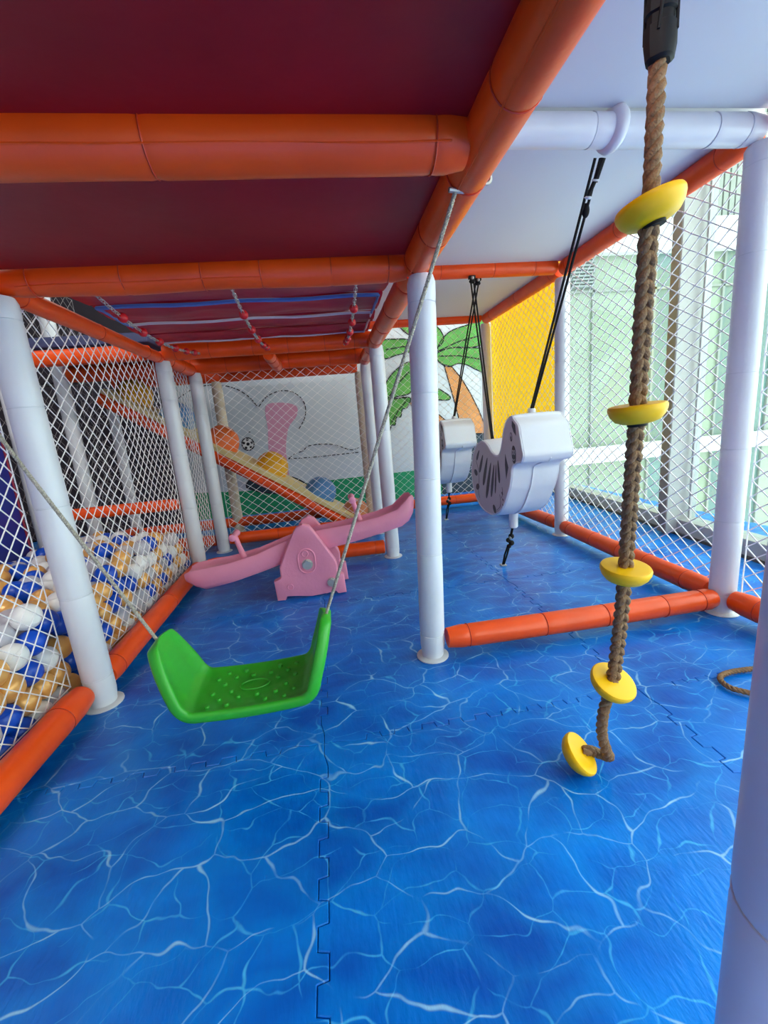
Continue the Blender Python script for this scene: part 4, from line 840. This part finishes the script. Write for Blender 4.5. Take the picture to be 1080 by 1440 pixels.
G().tube([Vector((0.290, 0.898, 1.276))-c0, Vector((0.32, 0.900, 1.274))-c0, Vector((0.362, 0.905, 1.288))-c0], 0.005, 8).obj('clamp_bar', 'steel', sw)
G().torus(Vector((0.370, 0.905, 1.298))-c0, (0, 1, 0.2), 0.009, 0.0035, 14, 6).obj('clamp_nut', 'steel', sw)
G().torus(Vector((-0.87, 1.0, 1.335))-c0, (0, 1, 0), 0.046, 0.003, 24, 6).obj('clamp_ring', 'steel', sw)
G().torus(Vector((0.33, 0.905, 1.335))-c0, (0, 1, 0), 0.0465, 0.0022, 24, 6).obj('clamp_ring', 'steel', sw)

# ================================================================ PINK SEESAW
ss = empty('seesaw', 'pink plastic seesaw tilted with its right end up', 'seesaw', (-0.16, 2.12, 0.0))
s0 = Vector((-0.16, 2.12, 0))
outl = [(-0.335, 0.004), (-0.34, 0.108), (-0.312, 0.118), (-0.304, 0.128), (-0.303, 0.18), (-0.27, 0.25), (-0.215, 0.352), (-0.196, 0.376), (-0.165, 0.389), (-0.134, 0.378), (-0.112, 0.346), (-0.02, 0.185), (-0.014, 0.16), (-0.016, 0.112), (0.014, 0.102), (0.018, 0.004), (-0.022, 0.002), (-0.03, 0.018), (-0.075, 0.012), (-0.159, 0.006), (-0.24, 0.018), (-0.288, 0.022), (-0.297, 0.003)]
def panel(y0, y1, name='side_panel', dx=0.0):
    cx_, cz_ = -0.16, 0.17
    def ring(y, k): return [Vector((cx_+(a-cx_)*1.0+dx-(a-cx_)*k, y, b-(b-cz_)*k))-s0 for a, b in outl]
    return G().loft([ring(y0, 0.05), ring(y0+0.004, 0.012), ring(y0+0.010, 0.0), ring(y1-0.010, 0.0), ring(y1-0.004, 0.012), ring(y1, 0.05)], True, True).obj(name, 'pink', ss, ang=35)
pf = panel(2.05, 2.095); panel(2.235, 2.28, dx=0.02)
# recessed keyhole frame, hole, bolt
def slot(w_, z0_, z1_, y, r_, name, m):
    P = [(math.cos(R(a))*w_, z1_-w_+math.sin(R(a))*w_) for a in range(0, 181, 20)]+[(math.cos(R(a))*w_, z0_+w_+math.sin(R(a))*w_) for a in range(180, 361, 20)]
    P = [Vector((-0.165+a, y, b))-s0 for a, b in P]; return G().tube(P+[P[0]], r_, 6).obj(name, m, pf)
slot(0.042, 0.135, 0.262, 2.049, 0.0045, 'slot_rim', 'pink')
G().torus(Vector((-0.170, 2.049, 0.238))-s0, (0, 1, 0), 0.015, 0.004, 18, 6).obj('peg_hole', 'pink2', pf)
G().tube([Vector((-0.170, 2.052, 0.238))-s0, Vector((-0.170, 2.047, 0.238))-s0], 0.012, 14).obj('peg', 'pink2', pf)
def hexbolt(x, z, r_):
    G().tube([Vector((x, 2.052, z))-s0, Vector((x, 2.032, z))-s0], r_, 6).obj('hex_bolt', 'steel', ss, ang=20)
    G().tube([Vector((x, 2.055, z))-s0, Vector((x, 2.044, z))-s0], r_*1.12, 18).obj('washer', 'steel', ss)
hexbolt(-0.163, 0.182, 0.024); hexbolt(-0.052, 0.072, 0.021)
G().torus(Vector((-0.262, 2.049, 0.072))-s0, (0, 1, 0), 0.014, 0.0035, 18, 6).obj('peg_hole', 'pink2', pf)
# beam: channel swept along x with upturned ends
bt_ = math.atan2(0.235, 1.13)
prof = [(-0.625, 0.03, 0.004, 0.055), (-0.615, 0.012, 0.045, 0.075), (-0.58, -0.022, 0.085, 0.088), (-0.54, -0.050, 0.108, 0.09), (-0.40, -0.058, 0.100, 0.088), (-0.25, -0.055, 0.095, 0.082), (-0.12, -0.05, 0.105, 0.07), (0, -0.045, 0.11, 0.062), (0.12, -0.05, 0.105, 0.07), (0.25, -0.055, 0.095, 0.082), (0.40, -0.055, 0.088, 0.088), (0.50, -0.052, 0.092, 0.09), (0.545, -0.035, 0.10, 0.088), (0.58, 0.0, 0.085, 0.075), (0.60, 0.05, 0.035, 0.055), (0.605, 0.066, 0.004, 0.04)]
rings = []
ca, sa = math.cos(bt_), math.sin(bt_)
pv = Vector((-0.16, 2.165, 0.262))
for (x, zb, h, wy) in prof:
    # (offset across y, height) section with raised lips and a dished top
    sec = [(-wy, 0.2*h), (-wy*0.97, 0.9*h), (-wy*0.86, h), (-wy*0.72, 0.86*h), (0, 0.78*h), (wy*0.72, 0.86*h), (wy*0.86, h), (wy*0.97, 0.9*h), (wy, 0.2*h), (wy*0.85, 0), (-wy*0.85, 0)]
    rings.append([pv+Vector((x*ca-(zb+c_)*sa, b_, x*sa+(zb+c_)*ca))-s0 for b_, c_ in sec])
G().loft(rings, True, True).obj('seesaw_beam', 'pink2', ss, ang=50)
G().tube([Vector((-0.16, 2.09, 0.24))-s0, Vector((-0.16, 2.24, 0.24))-s0], 0.085, 24).obj('pivot_hub', 'pink', ss)
for x in (-0.33, 0.30):
    b_ = pv+Vector((x*ca-0.03*sa, 0, x*sa+0.03*ca)); d = Vector((-sa*1.2, 0, ca)).normalized()
    t_ = b_+d*0.125; h = G().tube([b_-s0, b_+d*0.06-s0, t_-s0], [0.016, 0.013, 0.013], 14).obj('handle_post', 'pink', ss)
    G().tube([t_+Vector((0, -0.062, 0))-s0, t_+Vector((0, -0.058, 0))-s0, t_+Vector((0, -0.045, 0))-s0, t_+Vector((0, 0.045, 0))-s0, t_+Vector((0, 0.058, 0))-s0, t_+Vector((0, 0.062, 0))-s0], [0.010, 0.018, 0.0145, 0.0145, 0.018, 0.010], 14).obj('hand_grip', 'pink', ss)

# ================================================================ ZEBRA SWINGS
zo = [(1.772, 0.829), (1.748, 0.828), (1.739, 0.816), (1.695, 0.788), (1.679, 0.745), (1.660, 0.690), (1.652, 0.668), (1.656, 0.652), (1.676, 0.630), (1.722, 0.622), (1.762, 0.600), (1.772, 0.560), (1.790, 0.510), (1.815, 0.472), (1.850, 0.422), (1.905, 0.374), (1.985, 0.340), (2.060, 0.333), (2.155, 0.345), (2.235, 0.387), (2.284, 0.452), (2.297, 0.527), (2.275, 0.612), (2.222, 0.677), (2.150, 0.709), (2.095, 0.712), (2.045, 0.695), (1.990, 0.660), (1.935, 0.650), (1.897, 0.664), (1.868, 0.712), (1.848, 0.768), (1.815, 0.808)]
zpoly = smooth_poly(zo, 4)
XH = 0.112
def inset(P, d): return offset_poly(P, d)
area2 = sum(zpoly[i][0]*zpoly[(i+1) % len(zpoly)][1]-zpoly[(i+1) % len(zpoly)][0]*zpoly[i][1] for i in range(len(zpoly)))
sgn = 1 if area2 > 0 else -1
def zebra(xc, dy, lab, hooks, hx):
    o0 = Vector((xc, 1.97+dy, 0.52)); root = empty('zebra_swing', lab, 'swing', o0, 'padded zebra swings')
    Pm = lambda x, P: [Vector((x, p[0]-1.97, p[1]-0.52)) for p in P]
    rings = []
    for x, d in ((-XH, 0.012), (-XH+0.0015, 0.004), (-XH+0.006, 0.0), (-XH*0.5, -0.003), (0, -0.004), (XH*0.5, -0.003), (XH-0.006, 0.0), (XH-0.0015, 0.004), (XH, 0.012)):
        rings.append(Pm(x, inset(zpoly, d*sgn)))
    body = G().loft(rings, True, True).obj('padded_body', 'zebra', root, ang=35)
    # printed side covers and their stripes
    for s_ in (-1, 1):
        Q = inset(zpoly, 0.009*sgn)  # cover outline
        sd = G().loft([Pm(s_*(XH-0.002), Q), Pm(s_*(XH+0.0012), inset(zpoly, 0.011*sgn))], True, True).obj('side_cover', 'zebra_side', root, ang=30)
        C = Pm(s_*(XH-0.001), inset(zpoly, 0.004*sgn)); G().tube(C+[C[0]], 0.0034, 6).obj('piping', 'zebra', root)
        def ell(y, z, a, b, rot, n=16, taper=0.0):
            out = []
            for i in range(n):
                t = 2*math.pi*i/n; u, v = a*math.cos(t), b*math.sin(t)*(1-taper*math.cos(t)); out.append((y+u*math.cos(rot)-v*math.sin(rot), z+u*math.sin(rot)+v*math.cos(rot)))
            return out
        def print_(P, nm='stripe', m='stripe', h=0.0022): G().loft([Pm(s_*(XH+0.0008), P), Pm(s_*(XH+h), P)], True, True).obj(nm, m, sd, smooth=False)
        # long belly stripes fanning from the saddle: (top y,z, bottom y,z, half width)
        for (a, b, c, d, w_) in ((2.115, 0.640, 2.165, 0.560, .010), (2.055, 0.625, 2.115, 0.500, .012), (2.010, 0.600, 2.075, 0.440, .012), (1.968, 0.595, 2.010, 0.455, .010), (1.940, 0.600, 1.958, 0.480, .006), (1.915, 0.625, 1.905, 0.535, .009), (2.165, 0.665, 2.205, 0.620, .008)):
            L_ = math.hypot(c-a, d-b)/2*1.22; w_ *= 1.3; b -= 0.008; d -= 0.012; print_(ell((a+c)/2, (b+d)/2, L_, w_, math.atan2(d-b, c-a), 16, -0.35))
        print_(ell(2.225, 0.535, 0.026, 0.017, 0.25)); print_(ell(2.205, 0.458, 0.027, 0.017, -0.35))
        print_(ell(1.975, 0.375, 0.024, 0.016, 0.9)); print_([(1.83, 0.66), (1.80, 0.60), (1.825, 0.545), (1.835, 0.61)])
        print_([(1.752, 0.808), (1.722, 0.790), (1.716, 0.745), (1.738, 0.760), (1.755, 0.785)], 'ear_mark')
        print_(ell(1.764, 0.738, 0.020, 0.0105, 1.5), 'eye'); print_(ell(1.763, 0.740, 0.014, 0.0062, 1.5), 'eye_white', 'zebra_side', 0.0028); print_(ell(1.763, 0.735, 0.007, 0.0034, 1.5), 'pupil', 'stripe', 0.0033)
        print_(ell(1.740, 0.662, 0.040, 0.020, 1.5), 'muzzle'); 
        for q_ in (-0.008, 0.008):
            print_(ell(1.740+q_, 0.672, 0.011, 0.006, 1.5), 'nostril', 'zebra_side', 0.0030); print_(ell(1.740+q_, 0.672, 0.006, 0.0028, 1.5), 'nostril_dot', 'stripe', 0.0036)
        sm = [(1.751, 0.644), (1.745, 0.638), (1.736, 0.637), (1.730, 0.643)]
        G().tube([Vector((s_*(XH+0.003), a-1.97, b-0.52)) for a, b in sm], 0.0012, 5).obj('smile', 'zebra_side', sd)
        for Q in ([(2.215, 0.60), (2.185, 0.555), (2.18, 0.50), (2.195, 0.43), (2.18, 0.40)], [(1.905, 0.46), (1.895, 0.43), (1.905, 0.40), (1.945, 0.375)], [(1.875, 0.50), (1.870, 0.47), (1.885, 0.445)]):
            G().tube([Vector((s_*(XH+0.0012), p.x-1.97, p.y-0.52)) for p in catmull([(a, b, 0) for a, b in Q], 4)], 0.0014, 5).obj('leg_line', 'stripe', sd)
        for (a, b, c) in ((1.875, 0.47, .009), (1.868, 0.44, .007), (1.872, 0.415, .005)): print_(ell(a, b, c, c*0.6, 0.8), 'hoof_mark')
    # zip seam down the front
    cs = [Vector((0.012, 1.655-1.97, 0.645-0.52)), Vector((0.010, 1.672-1.97-0.002, 0.631-0.52)), Vector((-0.004, 1.716-1.97, 0.618-0.52)), Vector((-0.012, 1.757-1.97, 0.600-0.52)), Vector((-0.014, 1.770-1.97-0.003, 0.556-0.52)), Vector((-0.014, 1.787-1.97-0.003, 0.508-0.52)), Vector((-0.014, 1.812-1.97-0.003, 0.468-0.52)), Vector((-0.014, 1.848-1.97-0.003, 0.418-0.52)), Vector((-0.014, 1.903-1.97-0.002, 0.368-0.52)), Vector((-0.014, 1.985-1.97, 0.334-0.52))]
    G().tube(catmull(cs, 4), 0.0035, 6).obj('zip_seam', 'zebra', root)
    for (y, z, tilt) in ((1.80, 0.820, -0.18), (2.245, 0.672, 0.30)):
        mt = Matrix.Translation(Vector((0, y-1.97, z-0.52))) @ Matrix.Rotation(-tilt, 4, 'X')
        G().lathe([(0.028, -0.01), (0.027, 0.003), (0.017, 0.012), (0.0155, 0.030), (0.013, 0.034), (0.006, 0.034)], 16, mt).obj('rope_sleeve', 'tie_white', root)
    for (y, z), (hy, hz) in zip(((1.795, 0.850), (2.255, 0.70)), hooks):
        a = Vector((0, y-1.97, z-0.52)); b = Vector((hx-xc, hy-(1.97+dy), hz-0.52))
        for e in (-1, 1):
            sp = Vector((0.004*e, 0, 0)); tp = Vector((0.009*e, 0, 0)) if hz > 1 else sp
            G().tube([a+sp, (a+b)/2+(sp+tp)*0.55, b+tp], 0.0048, 7).obj('hanging_cord', 'cord', root)
        d = (a-b).normalized(); k0 = b+d*0.02
        if hy < 1.5:
            G().tube([b+Vector((0.018, 0, 0.0)), b+d*0.06+Vector((0.012, 0, 0))], 0.0085, 8).obj('strap_loop', 'cord', root)
            G().tube([b+d*0.05+Vector((0.012, 0, 0)), b+d*0.10], 0.0070, 8).obj('strap_loop', 'cord', root)
            G().torus(b+d*0.055+Vector((0.012, 0, 0)), d, 0.009, 0.003, 12, 5).obj('cable_band', 'tie_white', root)
            G().torus(b+d*0.10, d, 0.009, 0.0045, 12, 5).obj('cable_band', 'tie_white', root)
            G().sphere(b+d*0.135+Vector((0.006, 0, 0)), 0.012, 10, 8, (1, 1, 1.9)).obj('knot', 'cord', root)
            G().torus(b+Vector((0.016, -0.042, 0.052)), (1, 0.12, 0), 0.040, 0.021, 24, 10).obj('strap_cover', 'white_foam', root)
        else:
            G().box(b+Vector((-0.02, -0.012, -0.004)), b+Vector((0.02, 0.012, 0.014)), 0.003).obj('hook_plate', 'black', root)
            G().sphere(b+Vector((0, -0.012, 0.0)), 0.009, 10, 8).obj('hook_bolt', 'steel', root)
            G().sphere(b+Vector((0.0, 0, -0.016)), 0.012, 10, 8, (1.5, 1, 1.0)).obj('knot', 'cord', root)
    # tube and strap tying the swing down to the mat
    G().tube([(-0.008, 0.01, 0.355-0.52), (-0.008, 0.018, 0.32-0.52), (-0.008, 0.022, 0.268-0.52), (-0.008, 0.022, 0.262-0.52)], [0.022, 0.0225, 0.023, 0.018], 18).obj('lower_tube', 'white_foam', root)
    G().torus((-0.008, 0.02, 0.300-0.52), (0, 0, 1), 0.0228, 0.0012, 18, 5).obj('tube_band', 'tie_white', root)
    G().tube([(-0.008, 0.022, 0.28-0.52), (-0.002, 0.07, 0.20-0.52)], 0.0065, 7).obj('tether_cord', 'cord', root)
    for (a, b, c, r_) in ((0.003, 0.075, 0.200, 0.015), (-0.010, 0.082, 0.178, 0.013), (0.010, 0.09, 0.158, 0.015), (0.0, 0.10, 0.138, 0.012)):
        G().sphere((a, b, c-0.52), r_, 10, 8).obj('knot', 'cord', root)
    G().sphere((-0.003, 0.07, 0.195-0.52), 0.009, 10, 8, (1, 1, 1.3)).obj('lock_ring', 'steel', root)
    G().sphere((0.013, 0.09, 0.155-0.52), 0.006, 10, 8).obj('lock_ring', 'steel', root)
    for e in (-0.007, 0.007):
        G().tube([(e*0.6, 0.10, 0.145-0.52), (e, 0.14, 0.08-0.52), (e*0.5, 0.18, 0.008-0.52)], 0.0048, 6).obj('tether_loop', 'cord', root)
    G().box((-0.016, 0.166, 0.0-0.52), (0.016, 0.196, 0.008-0.52), 0.002).obj('floor_eye', 'steel', root)
    return root
zebra(0.913, 0.0, 'white padded zebra swing on black cords, the nearer and larger of the two', ((1.40, 1.60), (2.56, 1.625)), 0.94)
zebra(0.935, 1.22, 'white padded zebra swing behind the other, partly hidden by the middle post', ((2.60, 1.625), (3.78, 1.635)), 0.99)

# ================================================================ CLIMBING ROPE WITH YELLOW DISCS
cr = empty('disc_rope', 'brown climbing rope with five yellow discs hanging to the floor on the right', 'climbing rope', (0.52, 0.70, 0.84))
k0 = Vector((0.52, 0.70, 0.84))
RP = [(0.520, 0.640, 1.61), (0.523, 0.645, 1.40), (0.5235, 0.650, 1.126), (0.540, 0.676, 0.98), (0.555, 0.700, 0.822), (0.566, 0.722, 0.66), (0.571, 0.735, 0.51), (0.569, 0.742, 0.38), (0.560, 0.748, 0.245), (0.545, 0.752, 0.18), (0.541, 0.752, 0.12), (0.553, 0.750, 0.07), (0.570, 0.765, 0.040), (0.562, 0.785, 0.030), (0.545, 0.785, 0.040), (0.528, 0.780, 0.052), (0.515, 0.780, 0.050)]
rp_ = catmull(RP, 8)
iA = min(range(len(rp_)), key=lambda i: abs(rp_[i].z-1.126)+(0 if i < 40 else 9)); iB = min(range(len(rp_)), key=lambda i: abs(rp_[i].z-0.245)+(0 if i < 90 else 9))
twisted([p-k0 for p in rp_[:iA+1]], 0.0128, 0.052, 3, 'rope', 8, 'rope', cr)
twisted([p-k0 for p in rp_[iB:]], 0.0128, 0.050, 3, 'rope', 8, 'rope', cr)
def plait(path, A, B, rs, pitch, parent):
    P = [Vector(p) for p in path]; ln = [0]
    for a, b in zip(P, P[1:]): ln.append(ln[-1]+(b-a).length)
    n = int(ln[-1]/(pitch/14)); g = G(); j = 0; S = []
    for k in range(n+1):
        s_ = ln[-1]*k/n
        while j < len(ln)-2 and ln[j+1] < s_: j += 1
        S.append(P[j].lerp(P[j+1], (s_-ln[j])/max(1e-9, ln[j+1]-ln[j])))
    for q_ in range(4):
        pts = []
        for k, p in enumerate(S):
            a = 2*math.pi*(ln[-1]*k/n/pitch+q_/4); pts.append(p+Vector((1, 0, 0))*A*math.cos(a)+Vector((0, 1, 0))*B*math.sin(2*a)*(1 if q_ % 2 else 1))
        g.tube(pts, rs, 7)
    return g.obj('rope', 'rope', parent, ang=80)
plait([p-k0 for p in rp_[iA:iB+1]], 0.0082, 0.0056, 0.0068, 0.080, cr)
def disc(c, ax, r_=0.0475):
    ax = Vector(ax).normalized(); q_ = ax.to_track_quat('Z', 'Y').to_matrix().to_4x4(); m_ = Matrix.Translation(Vector(c)-k0) @ q_
    d = G().lathe([(0.014, 0.010), (0.040, 0.0112), (0.0455, 0.010), (0.0475, 0.006), (0.0470, 0.000), (0.0435, -0.009), (0.036, -0.018), (0.025, -0.0225), (0.0145, -0.0235)], 36, m_).obj('disc', 'yellow', cr, ang=50)
    G().lathe([(0.0165, -0.028), (0.0165, -0.022), (0.010, -0.022)], 18, m_).obj('collar', 'black', d)
disc((0.5235, 0.650, 1.126), (-0.22, 0.10, 1)); disc((0.555, 0.700, 0.826), (-0.08, -0.02, 1)); disc((0.571, 0.735, 0.508), (0.02, -0.12, 1))
disc((0.560, 0.748, 0.245), (0.18, -0.45, 1)); disc((0.503, 0.778, 0.048), (0.75, -0.50, 0.85))
# black adjuster at the top
ad = catmull(RP, 8)
G().loft([[Vector((0.523, 0.6435, z))-k0+Vector((math.cos(a)*r_*(1.15 if abs(math.sin(a)) < 0.5 else 1), math.sin(a)*r_, 0)) for a in [2*math.pi*j/20 for j in range(20)]] for z, r_ in ((1.305, 0.013), (1.308, 0.017), (1.325, 0.0195), (1.345, 0.0195), (1.347, 0.0165), (1.358, 0.0165), (1.360, 0.0195), (1.372, 0.0195), (1.374, 0.0165), (1.385, 0.0165), (1.387, 0.0195), (1.405, 0.0195), (1.412, 0.016), (1.413, 0.012))], True, True).obj('rope_adjuster', 'black', cr, ang=30)
for a in (0.7, 2.3, 3.9, 5.4):
    G().tube([Vector((0.523+0.0195*math.cos(a), 0.6435+0.0195*math.sin(a), 1.335))-k0, Vector((0.523+0.0195*math.cos(a+0.35), 0.6435+0.0195*math.sin(a+0.35), 1.40))-k0], 0.0022, 6).obj('adjuster_rib', 'black', cr)
# loose loop of rope by the near post
lp = [(1.11, 0.90, 0.012), (1.085, 0.925, 0.012), (1.075, 0.955, 0.012), (1.09, 0.985, 0.012), (1.13, 1.0, 0.012), (1.20, 1.0, 0.012), (1.30, 0.985, 0.012), (1.38, 0.95, 0.012)]
lo = Vector((1.2, 0.95, 0.0))
lr = empty('rope_loop', 'short brown rope lying in a loop on the mat beside the near post', 'rope', lo)
lp = [(1.36, 0.83, 0.012), (1.25, 0.85, 0.012), (1.14, 0.885, 0.012)]+lp[1:]
twisted([p-lo for p in catmull(lp, 6)], 0.0085, 0.034, 3, 'rope', 7, 'rope_strand', lr)
